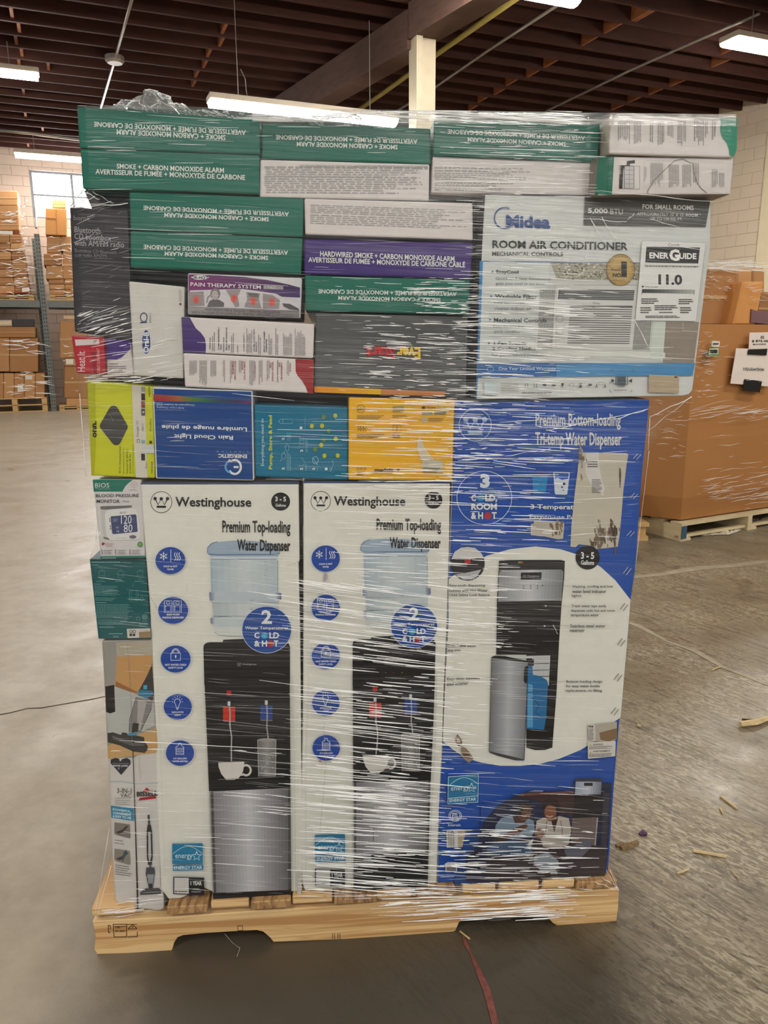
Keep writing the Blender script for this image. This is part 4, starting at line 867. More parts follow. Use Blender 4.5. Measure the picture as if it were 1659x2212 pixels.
b.frame('icons',1114,318,1176,374,2.5,BR); b.line('icons',[(1145,326),(1145,366)],4,BR); b.line('icons',[(1128,346),(1162,346)],4,BR)
b.micro('fine_print',(834,384,1060,422,2),3,(120,90,30),.5); b.micro('fine_print',(1110,386,1186,420,2),2,(120,90,30),.5)
b.disc('brand_mark',1352,184,14,12,BR); b.poly('brand_mark',[(1342,186),(1362,186),(1352,204)],BR); b.text('brand_mark','Medela Family',(1378,174,1530,190,3),BR); b.rect('store_badges',1340,214,1420,236,(40,34,24)); b.rect('store_badges',1436,212,1528,234,(40,34,24)); b.rect('store_badges',1340,258,1380,296,(190,180,140)); b.micro('fine_print',(1392,258,1520,296,2),3,(120,90,30),.4)
for i in range(3): b.ring('icons',842+i*27,657,9,9,2.5,BR)
b.micro('fine_print',(832,674,900,712,2),3,BR,.4); b.text('brand_mark','medela',(970,654,1118,680,0),(40,32,20),bold=.04); b.poly('brand_mark',[(1140,662),(1170,662),(1156,680)],(40,32,20)); b.micro('fine_print',(970,688,1130,696,2),1,(150,110,30),.6)
b.poly('hand_pump',[(1312,412),(1334,420),(1342,450),(1366,500),(1410,560),(1448,600),(1440,620),(1350,600),(1318,560),(1300,490)],(206,196,170)); b.poly('hand_pump',[(1342,580),(1505,596),(1502,690),(1340,684)],(186,178,156)); b.micro('hand_pump',(1348,648,1490,690,2),3,(70,60,46),.5); b.done()
# ---------------------------------------------------------------- left column
b=Box([(116,92),(732,90),(782,1084),(216,1088)],(206,204,204),'blood pressure monitor box with a display reading 120 over 80',-.014,K=CC,depth=.3,side=(190,188,186))
GC=(20,112,94)
b.poly('green_header',[(118,94),(622,96),(575,130),(530,175),(500,225),(492,244),(130,243)],GC); b.text('green_header','BIOS',(148,136,326,194,0),(206,220,214)); b.text('green_header','Diagnostics',(156,202,340,220,0),(160,190,180))
b.ring('seal',636,158,42,40,3,(196,150,150)); b.ring('seal',636,158,28,27,2.5,(196,150,150)); b.text('seal','V',(620,150,650,166),(170,90,90)); b.micro('seal',(585,212,700,236),2,(160,150,150),.4)
b.text('printed_title','BLOOD PRESSURE',(158,276,698,316,-2),(50,46,48),bold=.012); b.text('printed_title','MONITOR',(166,344,460,388,0),(50,46,48),bold=.012); b.text('printed_title','Wrist',(492,354,576,380,0),(110,106,108)); b.line('printed_title',[(474,344),(476,388)],2,(150,148,150))
b.poly('monitor_picture',[(212,436),(230,428),(608,418),(610,440),(300,470),(230,468),(214,456)],(112,108,106)); b.poly('monitor_picture',[(270,520),(284,490),(320,468),(640,458),(672,480),(700,620),(720,780),(700,840),(640,850),(340,858),(306,840),(282,760)],(216,216,214)); b.poly('monitor_picture',[(222,480),(286,480),(270,540),(286,780),(310,850),(262,830),(236,700)],(190,192,188)); b.poly('monitor_picture',[(248,812),(310,824),(336,852),(262,838)],(110,106,108))
b.poly('display',[(342,556),(656,530),(668,545),(684,742),(672,752),(378,780),(362,770)],(62,72,110)); b.text('display','120',(474,548,606,654,-6),(216,220,226),bold=.0); b.text('display','80',(508,658,618,758,-4),(216,220,226)); b.micro('display',(372,584,436,628,-3),3,(140,150,180),.5); b.text('display','10',(412,684,444,708),(190,196,210)); b.text('display','78',(414,732,450,756),(190,196,210)); b.micro('display',(612,570,652,604,-2),3,(110,120,150),.4)
for y,c_ in ((588,(120,30,40)),(616,(90,26,36)),(680,INKC),(710,INKC)): b.disc('display',332+(y-588)*.09,y,6,12,c_,n=10)
b.disc('button',622,814,44,22,(104,104,110)); b.text('monitor_picture','BIOS',(460,498,540,524,-4),(130,130,130)); b.micro('monitor_picture',(412,826,540,836,-6),1,(170,170,168),.6)
b.poly('maple_leaf',[(224,900),(240,896),(236,884),(248,880),(256,892),(262,882),(270,898),(262,910),(248,922),(232,912)],(150,24,40)); b.micro('maple_leaf',(276,886,390,940),4,(190,120,130),.25,words=(.3,.7)); b.disc('green_seal',714,908,34,34,(70,130,60)); b.disc('green_seal',714,908,22,22,(110,160,90))
for i,x in enumerate((232,402,584)): b.line('feature_bars',[(x,970),(x+6,1038)],7,(60,90,86)); b.micro('feature_bars',(x+26,972,x+140,1036),3,(130,126,126),.3,words=(.2,.5))
b.poly('green_footer',[(214,1058),(778,1050),(780,1078),(216,1086)],GC); b.micro('green_footer',(236,1072,418,1088),1,(170,200,190),.6); b.done()
TG=(4,86,90)
b=Box([(76,1094),(780,1102),(852,2108),(186,2102)],TG,'dark teal box with line drawings of backpacks and small print',-.008,K=CC,depth=.3,side=(2,60,64))
TL_=(120,176,176)
b.poly('top_fold',[(78,1096),(780,1104),(780,1118),(100,1122)],(2,66,70))
b.micro('fine_print',(104,1122,480,1142,0),1,TL_,.6); b.micro('fine_print',(106,1160,190,1174),1,TL_,.5)
for x,y in ((232,1290),(470,1290),(715,1290)):
    b.frame('line_drawings',x-36,y-45,x+36,y+36,2.5,TL_); b.ring('line_drawings',x,y-45,18,22,2.5,TL_,a0=math.pi,a1=2*math.pi); b.line('line_drawings',[(x-36,y+10),(x+36,y+10)],2,TL_); b.text('line_drawings','Mode',(x-18,y+52,x+18,y+62),TL_)
    b.micro('fine_print',(x-70,y+74,x+90,y+92),2,TL_,.35)
b.frame('line_drawings',580,1488,690,1620,3,TL_); b.line('line_drawings',[(600,1490),(612,1618)],2,TL_); b.line('line_drawings',[(668,1490),(664,1618)],2,TL_); b.line('line_drawings',[(582,1580),(690,1580)],2,TL_); b.line('line_drawings',[(626,1400),(628,1450)],2,TL_)
b.ring('line_drawings',735,1596,22,26,3,TL_)
b.micro('fine_print',(132,1402,226,1412),1,TL_,.8,ragged=0); b.micro('fine_print',(140,1420,480,1552,10),9,TL_,.3); b.micro('fine_print',(152,1572,430,1620,6),3,TL_,.3); b.micro('fine_print',(158,1636,290,1646),1,TL_,.8,ragged=0); b.micro('fine_print',(162,1656,640,1840,0),13,TL_,.3,seed=4); b.micro('fine_print',(180,1850,600,1920),5,TL_,.3,seed=2); b.micro('fine_print',(200,1940,450,1960),2,TL_,.5); b.micro('fine_print',(324,2022,504,2040),1,TL_,.6); b.micro('fine_print',(376,2056,470,2084),2,TL_,.5)
b.frame('marks',670,1824,712,1862,4,TL_); b.ring('marks',772,1822,34,34,4,TL_); b.ring('marks',772,1822,24,24,3,TL_); b.text('marks','ETL',(756,1808,790,1836),TL_,bold=.02); b.text('marks','Intertek',(740,1868,810,1880),TL_); b.micro('fine_print',(700,1896,820,1950),4,TL_,.3)
b.poly('white_sticker',[(546,1970),(840,1964),(850,2080),(556,2086)],(206,202,196)); b.poly('white_sticker',[(700,2010),(846,2000),(852,2080),(702,2084)],(150,126,96))
for x in (600,640): b.ring('white_sticker',x,2004,22,20,7,(40,40,40),n=7); b.rect('white_sticker',x-20,2030,x+14,2062,(60,60,60))
b.text('white_sticker','CARTON',(750,1988,806,1998),(90,84,80)); b.done()
# vacuum box : two faces meeting at a crushed corner
VB=(204,200,196)
b=Box([(36,55),(444,46),(470,600),(500,1260),(542,2226),(500,2240),(180,2212),(140,2150),(115,1700),(82,800)],VB,'tall white stick vacuum box at the lower left beside the first dispenser box',-.012,K=CD,depth=.35,side=(180,176,170),bev=.004)
b.poly('room_picture',[(40,60),(444,50),(462,480),(478,800),(482,880),(300,1000),(86,1000),(60,420)],(150,146,140))
b.poly('room_picture',[(158,182),(446,170),(452,330),(330,480),(140,420),(150,330)],(190,146,92)); b.poly('room_picture',[(150,380),(330,470),(320,505),(146,430)],(150,104,62))
b.poly('room_picture',[(150,66),(158,182),(446,172),(444,50)],(172,164,146)); b.poly('room_picture',[(150,425),(330,490),(458,560),(466,740),(330,800),(86,830),(70,620),(62,440)],(178,180,176))
b.poly('room_picture',[(86,900),(480,760),(490,900),(480,960),(86,1010)],(196,158,104)); b.poly('room_picture',[(64,424),(138,410),(146,628),(104,642),(72,630)],(36,34,32)); b.line('room_picture',[(330,810),(466,742)],3,(150,146,140))
b.poly('vacuum_picture',[(444,230),(460,460),(450,545),(410,520),(340,500),(330,470),(396,350),(440,255)],(62,58,56)); b.poly('vacuum_picture',[(334,450),(450,460),(452,490),(400,520),(328,495)],(40,118,156)); b.rect('vacuum_picture',374,412,404,446,(70,160,196))
b.poly('vacuum_picture',[(316,508),(450,540),(440,600),(350,790),(258,790),(268,680)],(128,126,124)); b.poly('vacuum_picture',[(330,530),(400,545),(350,780),(320,780)],(166,164,160)); b.line('vacuum_picture',[(316,508),(262,690),(258,790),(300,800),(350,790),(442,600)],4,(60,58,58)); b.poly('vacuum_picture',[(290,712),(338,720),(330,790),(278,798)],(48,52,44)); b.poly('vacuum_picture',[(252,800),(322,796),(320,818),(250,822)],(60,140,176))
b.poly('vacuum_picture',[(84,800),(130,795),(190,815),(205,795),(240,800),(250,820),(320,820),(380,835),(382,870),(410,905),(408,935),(385,962),(290,950),(180,900),(86,875)],(52,50,50)); b.poly('vacuum_picture',[(120,820),(290,880),(390,890),(380,905),(280,905),(130,850)],(92,90,88))
b.poly('heart_tag',[(194,1140),(108,1045),(110,1015),(150,1002),(178,1010),(188,1030),(202,1012),(240,1002),(268,1020),(270,1050)],(36,38,48)); b.disc('heart_tag',188,1018,9,9,(206,204,200),n=14); b.text('heart_tag','every purchase',(122,1040,256,1054,2),(160,160,168)); b.text('heart_tag','saves pets',(126,1056,248,1076,2),(206,206,210),bold=.03); b.text('heart_tag','Y',(166,1080,184,1098),(206,206,210))
b.line('blue_line',[(100,1196),(200,1192),(300,1212),(400,1212),(496,1205)],4,(140,176,190))
b.text('printed_title','3-IN-1',(160,1246,276,1286,4),(66,62,64)); b.text('printed_title','VAC',(188,1290,274,1322,2),(66,62,64)); b.micro('printed_title',(140,1318,280,1384,6),4,(110,106,108),.22)
b.poly('blue_panel',[(110,1388),(296,1412),(299,1514),(114,1486)],(40,130,166))
for i,t in enumerate(('POWERFUL,','CONVENIENT','& EASY TO USE')): b.text('blue_panel',t,(126,1410+i*26,276,1430+i*26,18),(206,222,228),bold=.03)
for y,c_ in ((1524,(120,116,108)),(1738,(134,128,118))): b.poly('inset_picture',[(140,y),(262,y+18),(270,y+120),(264,y+132),(148,y+100),(138,y+88)],c_); b.poly('inset_picture',[(150,y+80),(200,y+60),(240,y+25),(250,y+35),(215,y+75),(180,y+96)],(60,58,56))
b.poly('inset_picture',[(196,1835),(215,1762),(240,1745),(232,1790),(205,1845)],(56,84,96)); b.micro('fine_print',(140,1655,240,1700,16),2,(140,134,132),.3); b.micro('fine_print',(146,1860,284,1950,20),5,(110,106,104),.35)
b.line('corner_edge',[(244,80),(256,250),(270,450),(284,900)],2.5,(130,122,112))
b.poly('corner_gap',[(286,940),(292,940),(304,1300),(318,1700),(330,2050),(334,2232),(322,2232),(312,1800),(298,1300)],(34,26,20))
b.poly('red_emblem',[(400,1240),(438,1282),(366,1284)],(166,26,36)); b.poly('red_emblem',[(344,1326),(470,1310),(478,1330),(334,1348)],(166,26,36)); b.text('red_emblem','BISSELL',(320,1276,490,1316,-8),(46,42,42),bold=.035)
b.line('stick_vacuum_picture',[(416,1464),(420,1530),(422,1600)],16,(60,62,66)); b.poly('stick_vacuum_picture',[(408,1545),(434,1545),(444,1600),(450,1800),(440,1870),(412,1870),(402,1800),(400,1600)],(46,48,54)); b.poly('stick_vacuum_picture',[(414,1600),(432,1600),(438,1800),(424,1850),(414,1800)],(176,180,182)); b.line('stick_vacuum_picture',[(428,1860),(432,1900)],18,(70,72,76)); b.poly('stick_vacuum_picture',[(398,1890),(462,1890),(468,1930),(450,2060),(418,2060),(392,1940)],(66,72,82)); b.poly('stick_vacuum_picture',[(404,1945),(460,1945),(446,2050),(420,2050)],(140,146,152)); b.rect('stick_vacuum_picture',418,2020,446,2080,(44,44,46)); b.poly('stick_vacuum_picture',[(346,2092),(390,2060),(500,2056),(520,2080),(516,2100),(440,2108),(350,2112)],(78,76,78)); b.line('stick_vacuum_picture',[(346,2108),(516,2100)],5,(36,34,34))
b.line('crease_lines',[(340,960),(344,1100),(352,1180)],2,(170,166,160)); b.done()
# ---------------------------------------------------------------- dispenser boxes
BLU=(14,66,156)
def dispenser(K,K2,pts,label,big,dx=0,dy=0,dark=False):
    """K upper crop, K2 lower crop"""
    b=Box(pts,WPAPER,label,-.012,depth=.36,side=(196,196,188),floor=DECKZ,name='dispenser_box',K=K); return b
def star(b,part,cx,cy,r,c,w):
    pts=[]
    for i in range(11):
        a=-math.pi/2+i*math.pi/5; q=r if i%2==0 else r*.42; pts.append((cx+q*math.cos(a),cy+q*math.sin(a)))
    b.line(part,pts,w,c)
def wlogo(b,part,cx,cy,r,c,ry=None):
    ry=ry or r; b.ring(part,cx,cy,r,ry,r*.05,c); s_=r/108
    P=[(cx-62*s_,cy-36*s_),(cx-32*s_,cy+26*s_),(cx,cy-34*s_),(cx+32*s_,cy+26*s_),(cx+62*s_,cy-36*s_)]
    b.line(part,P,r*.1,c)
    for i in (0,2,4): b.disc(part,P[i][0],P[i][1],17*s_,17*s_,c,n=18)
    b.line(part,[(cx-38*s_,cy+46*s_),(cx+38*s_,cy+46*s_)],20*s_,c); b.disc(part,cx-38*s_,cy+46*s_,10*s_,10*s_,c,n=12); b.disc(part,cx+38*s_,cy+46*s_,10*s_,10*s_,c,n=12)
def icons(b,K,K2,spots,rx,ry,sc2):
    Wt=(222,228,236)
    names=[('COLD & HOT','WATER'),('EASY-PUSH','PADDLE DISPENSER'),('HOT WATER CHILD','SAFETY LOCK'),('INDICATOR','LIGHT'),('3-5 GALLON','WATER BOTTLE')]
    for i,(kk,cx,cy) in enumerate(spots):
        b.K=K if kk==0 else K2; s_=1 if kk==0 else sc2
        p='round_icon#%d'%i
        b.disc(p,cx,cy,rx*s_,ry*s_,BLU,n=40); b.ring(p,cx,cy,(rx+3)*s_,(ry+3)*s_,4*s_,(200,210,226))
        def X(x): return cx+x*s_
        def Y(y): return cy+y*s_
        def ln(pts,w_): b.line(p,[(X(x),Y(y)) for x,y in pts],w_*s_,Wt)
        if i==0:
            for a in range(6): t=a*math.pi/3+.52; ln([(-68,-44),(-68+42*math.cos(t),-44+42*math.sin(t))],6); ln([(-68+30*math.cos(t+.35),-44+30*math.sin(t+.35)),(-68+24*math.cos(t),-44+24*math.sin(t)),(-68+30*math.cos(t-.35),-44+30*math.sin(t-.35))],5)
            ln([(4,-110),(4,14)],5)
            for x in (48,70,92): ln([(x,-80),(x-10,-60),(x+4,-35),(x+8,-20),(x-8,0)],7)
        if i==1:
            for x in (-88,6):
                ln([(x,-96),(x+76,-96),(x+76,20),(x,20),(x,-96)],5); ln([(x+12,-50),(x+62,-50),(x+62,8),(x+12,8),(x+12,-50)],4); b.ring(p,X(x+38),Y(-76),20*s_,16*s_,4*s_,Wt)
        if i==2:
            ln([(-48,-60),(48,-60),(48,12),(-48,12),(-48,-60)],6); b.ring(p,X(0),Y(-62),40*s_,44*s_,6*s_,Wt,a0=math.pi,a1=2*math.pi,n=20); b.ring(p,X(0),Y(-62),28*s_,32*s_,5*s_,Wt,a0=math.pi,a1=2*math.pi,n=20); b.disc(p,X(0),Y(-30),9*s_,9*s_,Wt,n=12); ln([(0,-30),(0,-8)],8)
        if i==3:
            b.ring(p,X(-4),Y(-54),34*s_,34*s_,6*s_,Wt,a0=2.4,a1=7.0,n=28); ln([(-26,-28),(-18,-8),(-16,8),(8,8),(10,-8),(18,-28)],5); ln([(-16,18),(8,18)],6); ln([(-12,26),(4,26)],6)
            for a in range(7): t=math.pi+a*math.pi/6; ln([(-4+46*math.cos(t),-54+46*math.sin(t)),(-4+60*math.cos(t),-54+60*math.sin(t))],5)
        if i==4:
            ln([(-14,-104),(12,-104),(12,-84),(40,-64),(40,16),(-42,16),(-42,-64),(-14,-84),(-14,-104)],6)
            for y in (-50,-34,-18,0): ln([(-42,y),(40,y)],5)
        t1,t2=names[i]; y=48 if i!=1 else 32
        b.text(p,t1,(cx-len(t1)*7*s_,cy+y*s_,cx+len(t1)*7*s_,cy+(y+18)*s_),Wt,bold=.03); b.text(p,t2,(cx-len(t2)*6.7*s_,cy+(y+30)*s_,cx+len(t2)*6.7*s_,cy+(y+48)*s_),Wt,bold=.03)
    b.K=K
def toploader(b,K,K2,tl,v):
    """v: dict of positions"""
    b.K=K
    wlogo(b,'brand_logo',*v['w'],INKC); b.text('brand_name','Westinghouse',v['name'],INKC,bold=.028)
    x,y=v['g']; b.disc('gallon_badge',x,y,94,90,INKC); b.text('gallon_badge','3 - 5',(x-54,y-50,x+54,y-2,2),TW,bold=.03); b.text('gallon_badge','Gallons',(x-52,y+22,x+52,y+50,2),TW,bold=.02)
    X0,Y0=v['b']     # bottle origin: x left of body at top
    def q(pts): return [(X0+px,Y0+py) for px,py in pts]
    P='bottle_picture'
    b.poly(P,q([(20,20),(80,5),(250,-8),(450,-5),(640,20),(700,60),(715,110),(690,150),(30,150),(-14,120),(-10,60)]),(152,172,192))
    b.poly(P,q([(30,150),(690,150),(700,172),(676,184),(30,184),(4,170)]),(196,208,216)); b.line(P,q([(0,125),(80,132),(640,128),(712,118)]),12,(96,122,154)); b.line(P,q([(26,178),(680,176)]),5,(74,92,118)); b.line(P,q([(-10,110),(-8,62),(40,16),(90,2)]),7,(84,108,142))
    b.grad(P,q([(18,184),(694,184),(698,540),(30,540)]),(166,184,196),(176,190,198),n=10,mid=(196,206,208))
    b.poly(P,q([(20,500),(700,500),(728,520),(730,570),(704,600),(22,600),(8,560),(10,520)]),(182,194,202)); b.grad(P,q([(8,505),(60,505),(60,590),(14,590)]),(110,122,150),(170,180,196),n=6); b.grad(P,q([(670,505),(726,515),(726,580),(680,592)]),(160,170,190),(90,98,128),n=6)
    b.grad(P,q([(38,600),(700,600),(690,740),(48,740)]),(170,184,192),(186,196,200),n=8,mid=(200,208,208)); b.line(P,q([(30,610),(120,616),(690,606)]),3,(110,126,150))
    b.poly(P,q([(28,745),(700,740),(708,800),(680,850),(50,850),(20,800)]),(190,202,206)); b.line(P,q([(18,770),(40,756),(180,748)]),5,(90,104,130)); b.grad(P,q([(20,765),(60,765),(60,820),(24,820)]),(110,122,150),(180,190,200),n=5)
    b.poly(P,q([(50,850),(680,850),(670,900),(600,940),(110,936),(60,910)]),(206,212,208)); b.line(P,q([(60,900),(110,934),(220,946),(520,946)]),3,(90,100,120)); b.line(P,q([(50,745),(230,752)]),3,(80,96,120)); b.line(P,q([(690,190),(688,500)]),3,(120,140,160)); b.line(P,q([(32,190),(40,500)]),3,(140,158,176))
    r=random.Random(5)
    for i in range(40):
        t=r.random(); x=X0+(430+r.gauss(0,14) if i%2 else 560+r.gauss(0,22)); y=Y0+(560+t*120 if i%2 else 200+t*220); b.raw(P,[K(x,y),K(x+r.uniform(4,9),y-2),K(x+5,y+r.uniform(3,7))],[(2,1,0)],(100,112,132),keep=i>0)
    b.text('printed_title','Premium Top-loading',v['t1'],INKC,bold=.03); b.text('printed_title','Water Dispenser',v['t2'],INKC,bold=.03)
    # machine
    M_='machine_picture'
    x0,y0,x1,y1=v['m']; b.poly(M_,[(x0+190,y0-8),(x0+200,y0-30),(x0+420,y0-40),(x1-120,y0-30),(x1-100,y0)],(26,26,28))
    pts=[(x0+28,y0+2),(x0+60,y0-6),(x1-50,y0-6),(x1-14,y0+6),(x1,y0+40),(x1+v['lx'],y1),(x0+v['ll'],y1),(x0,y0+50),(x0+6,y0+20)]; b.poly(M_,pts,(22,20,21))
    b.K=K
    wx,wy=v['mw']; wlogo(b,M_,wx,wy,21,(176,176,178)); b.text(M_,'Westinghouse',(wx+30,wy-10,wx+172,wy+10,0),(176,176,178),bold=.01)
    for dx_,c_ in ((0,(180,170,90)),(84,(180,70,50)),(170,(190,180,90))): b.disc(M_,wx+dx_,wy+122,5,5,c_,n=8)
    b.ring(M_,wx-2,wy+158,14,12,4,(150,150,150)); b.frame(M_,wx+72,wy+148,wx+94,wy+168,3,(150,150,150)); b.disc(M_,wx+170,wy+157,13,9,(150,150,150),n=10)
    cx,cy=v['c']; b.disc('temperature_badge',cx,cy,249,235,(196,206,220),n=56); b.disc('temperature_badge',cx,cy,243,229,(22,72,152),n=56)
    W_=(226,230,234); b.text('temperature_badge','2',(cx-52,cy-196,cx+52,cy-58,0),W_,bold=.03); b.text('temperature_badge','Water Temperatures',(cx-216,cy-32,cx+214,cy+4,0),W_,bold=.02); b.text('temperature_badge','C',(cx-124,cy+26,cx-72,cy+86),W_,bold=.035); b.text('temperature_badge','LD',(cx+26,cy+26,cx+124,cy+86),W_,bold=.035); b.text('temperature_badge','& H',(cx-124,cy+108,cx+4,cy+168),W_,bold=.035); b.text('temperature_badge','T',(cx+72,cy+106,cx+116,cy+168),W_,bold=.035)
    b.disc('temperature_badge',cx-22,cy+58,34,34,(40,150,200),n=20); b.disc('temperature_badge',cx+38,cy+138,32,34,(170,36,46),n=20)
    for a in range(6): t=a*math.pi/3; b.line('temperature_badge',[(cx-22,cy+58),(cx-22+24*math.cos(t),cy+58+24*math.sin(t))],4,(110,200,226))
def lower(b,K2,v):
    b.K=K2; M_='machine_picture'
    b.poly(M_,v['cab'],(20,19,20)); b.poly(M_,v['recess'],(15,14,15)); 
    b.line(M_,v['lip'],6,(58,56,58))
    rx,ry=v['red']; b.rect(M_,rx-22,ry-160,rx+22,ry-112,(176,34,30)); 
    for x,y,c_ in ((rx,ry,(196,44,24)),(v['blu'][0],v['blu'][1],(24,62,140))):
        b.rect(M_,x-28,y-58,x+10,y-22,(44,44,46)); b.rect(M_,x-12,y-56,x+14,y-14,(206,208,210)); b.rect(M_,x-56,y-8,x+60,y+132,c_,4); b.rect(M_,x-56,y+128,x+60,y+138,(120,110,110),4)
    sx,sy=v['cup']
    b.line('water_streams',[(rx+6,ry-10),(rx+12,ry+70),(rx+6,ry+170),(rx+26,ry+280),(rx+22,ry+400),(sx+0,sy-10)],13,(150,150,152)); b.line('water_streams',[(rx+8,ry),(rx+14,ry+170),(rx+24,ry+300),(sx+0,sy-10)],4,(196,196,196))
    bx,by=v['blu']; b.line('water_streams',[(bx+6,by-10),(bx+10,by+100),(bx+6,by+200),(bx+20,by+310),(v['gl'][0]+86,v['gl'][1]+60)],13,(150,150,152))
    b.poly('cup_picture',[(sx-126,sy),(sx+122,sy-8),(sx+122,sy+20),(sx+110,sy+90),(sx+70,sy+150),(sx+30,sy+166),(sx-50,sy+168),(sx-98,sy+110),(sx-124,sy+40)],(212,208,202)); b.ring('cup_picture',sx+140,sy+76,54,58,20,(206,202,196),a0=-2.2,a1=1.9,n=24); b.poly('cup_picture',[(sx+80,sy+130),(sx+140,sy+124),(sx+120,sy+104),(sx+96,sy+110)],(206,202,196)); b.line('cup_picture',[(sx-126,sy+4),(sx+120,sy-4)],4,(150,146,142))
    gx,gy=v['gl']; b.grad('glass_picture',[(gx,gy),(gx+176,gy-4),(gx+172,gy+350),(gx+8,gy+350)],(110,108,106),(120,118,116),n=8,mid=(150,148,146)); b.grad('glass_picture',[(gx+12,gy+96),(gx+168,gy+92),(gx+166,gy+326),(gx+16,gy+330)],(112,112,112),(104,104,104),n=8,mid=(140,140,140)); b.disc('glass_picture',gx+88,gy,88,16,(150,148,144),n=24); b.line('glass_picture',[(gx,gy),(gx+8,gy+350)],4,(190,190,188)); b.line('glass_picture',[(gx+176,gy-4),(gx+172,gy+346)],4,(190,190,188)); r=random.Random(2)
    for i in range(30): x=gx+20+r.random()*130;y=gy+110+r.random()*200; b.raw('glass_picture',[K2(x,y),K2(x+r.uniform(8,22),y-5),K2(x+10,y+6)],[(2,1,0)],(180,180,180),keep=i>0)
    b.line(M_,v['tray'],5,(130,128,126))
    s=v['steel']; b.grad('steel_panel',s,(120,118,120),(100,98,100),n=22,mid=(196,196,200)); b.grad('steel_panel',v['steel2'],(170,168,170),(90,88,90),n=6,mid=(60,60,62)); b.poly('steel_panel',v['rim'],(70,70,72)); b.poly('machine_base',v['base'],(28,27,28))
    ex0,ey0,ex1,ey1,k=v['es']; E_='efficiency_mark'; h_=ey1-ey0
    b.rect(E_,ex0,ey0,ex1,ey0+h_*.75,(20,122,164),k); b.rect(E_,ex0+6,ey0+h_*.785,ex1+6,ey1,(20,122,164),k); wd=ex1-ex0
    b.line(E_,[(ex0+wd*.02+wd*.96*t,ey0+k*t+h_*(.38-.28*math.sin(math.pi*t))) for t in [i/12 for i in range(13)]],4,(206,226,232)); b.text(E_,'energy',(ex0+wd*.1,ey0+h_*.40,ex0+wd*.66,ey0+h_*.6,0),(214,230,236),bold=-.0); star(b,E_,ex0+wd*.8,ey0+h_*.46,wd*.16,(214,230,236),6); b.text(E_,'ENERGY STAR',(ex0+wd*.06,ey0+h_*.83,ex0+wd*.98,ey0+h_*.95,k*.9),(222,234,238),bold=.01)
    wx0,wy0,wx1,wy1=v['wr']; wd=wx1-wx0; h_=wy1-wy0; W2='warranty_label'; b.rect(W2,wx0,wy0,wx1,wy1,(22,22,60),8); b.rect(W2,wx0+wd*.52,wy0+4,wx1-6,wy1-6,(26,25,28),6); b.rect(W2,wx0+10,wy0+8,wx0+wd*.5,wy1-8,(206,204,200),3); b.text(W2,'1 YEAR',(wx0+wd*.56,wy0+h_*.24,wx0+wd*.92,wy0+h_*.48,2),TW,bold=.03); b.text(W2,'LIMITED',(wx0+wd*.63,wy0+h_*.66,wx0+wd*.85,wy0+h_*.74,2),(180,180,180),bold=.02); b.text(W2,'WARRANTY',(wx0+wd*.58,wy0+h_*.82,wx0+wd*.9,wy0+h_*.9,2),(180,180,180),bold=.02); b.ring(W2,wx0+26,wy1-26,10,10,5,INKC,n=14); b.micro(W2,(wx0+44,wy1-32,wx0+wd*.46,wy1-22,3),1,(60,60,60),.9,ragged=0)
    b.text('model_number','WKWDT28888',v['mn'],(110,108,106))
# first dispenser
b=dispenser(CE,CF,[(16,72),(1590,70),(1596,500),(1600,830),(1590,860),(1606,1500),(1612,2050),(1620,3000),(1624,4150),(1612,4180),(1560,4120),(1500,4135),(1250,4190),(1100,4210),(820,4200),(640,4090),(420,4178),(290,4160),(200,4080),(170,3000),(130,2000),(112,1380),(100,1200),(60,700),(30,300)],'first white top-loading water dispenser box, left of the pair',None)
b.poly('top_fold',[(20,56),(1590,56),(1590,72),(16,74)],(60,72,110)); 
toploader(b,CE,CF,None,dict(w=(223,252,108),name=(362,200,1120,326,4),g=(1411,246),b=(692,644),t1=(830,434,1508,590,4),t2=(978,622,1508,772,4),m=(642,1652,1504,2074),lx=0,ll=10,mw=(998,1868),c=(1272,1522)))
icons(b,CE,CF,[(0,314,834),(0,341,1330),(0,366,1814),(1,283,296),(1,304,738)],150,136,.9)
lower(b,CF,dict(cab=[(536,-10),(1352,-10),(1356,400),(1360,1078),(760,1104),(582,1102),(566,700),(545,200)],recess=[(552,226),(1240,236),(1352,240),(1356,960),(1250,968),(590,996),(576,700)],lip=[(540,170),(556,212),(590,230),(1350,232)],red=(772,300),blu=(1128,290),cup=(796,826),gl=(1046,612),tray=[(672,990),(1000,978),(1300,962)],
  steel=[(584,1104),(1340,1072),(1346,2046),(620,2076)],steel2=[(584,1104),(625,1106),(652,2078),(618,2078)],rim=[(1336,1072),(1360,1070),(1368,2040),(1340,2046)],base=[(618,2074),(1340,2046),(1368,2030),(1368,2100),(1340,2112),(1100,2130),(820,2150),(624,2140)],es=(230,1604,522,1862,-4),wr=(240,1920,536,2086),mn=(318,2110,462,2124,2)))
b.poly('torn_corner',[(1424,1880),(1452,1870),(1466,2100),(1440,2122),(1426,2090)],(196,194,186)); b.line('crease_lines',[(1382,0),(1400,1000),(1410,2060)],2.5,(170,170,160)); b.line('crease_lines',[(90,0),(130,1000),(160,1900)],2.5,(196,196,186)); b.K=CE
b.line('crease_lines',[(92,1140),(130,1220),(180,1310)],3,(140,136,120)); b.line('crease_lines',[(1480,880),(1550,864),(1598,836)],3,(150,148,138)); b.line('crease_lines',[(476,1060),(480,1150)],2,(160,160,150)); b.done()
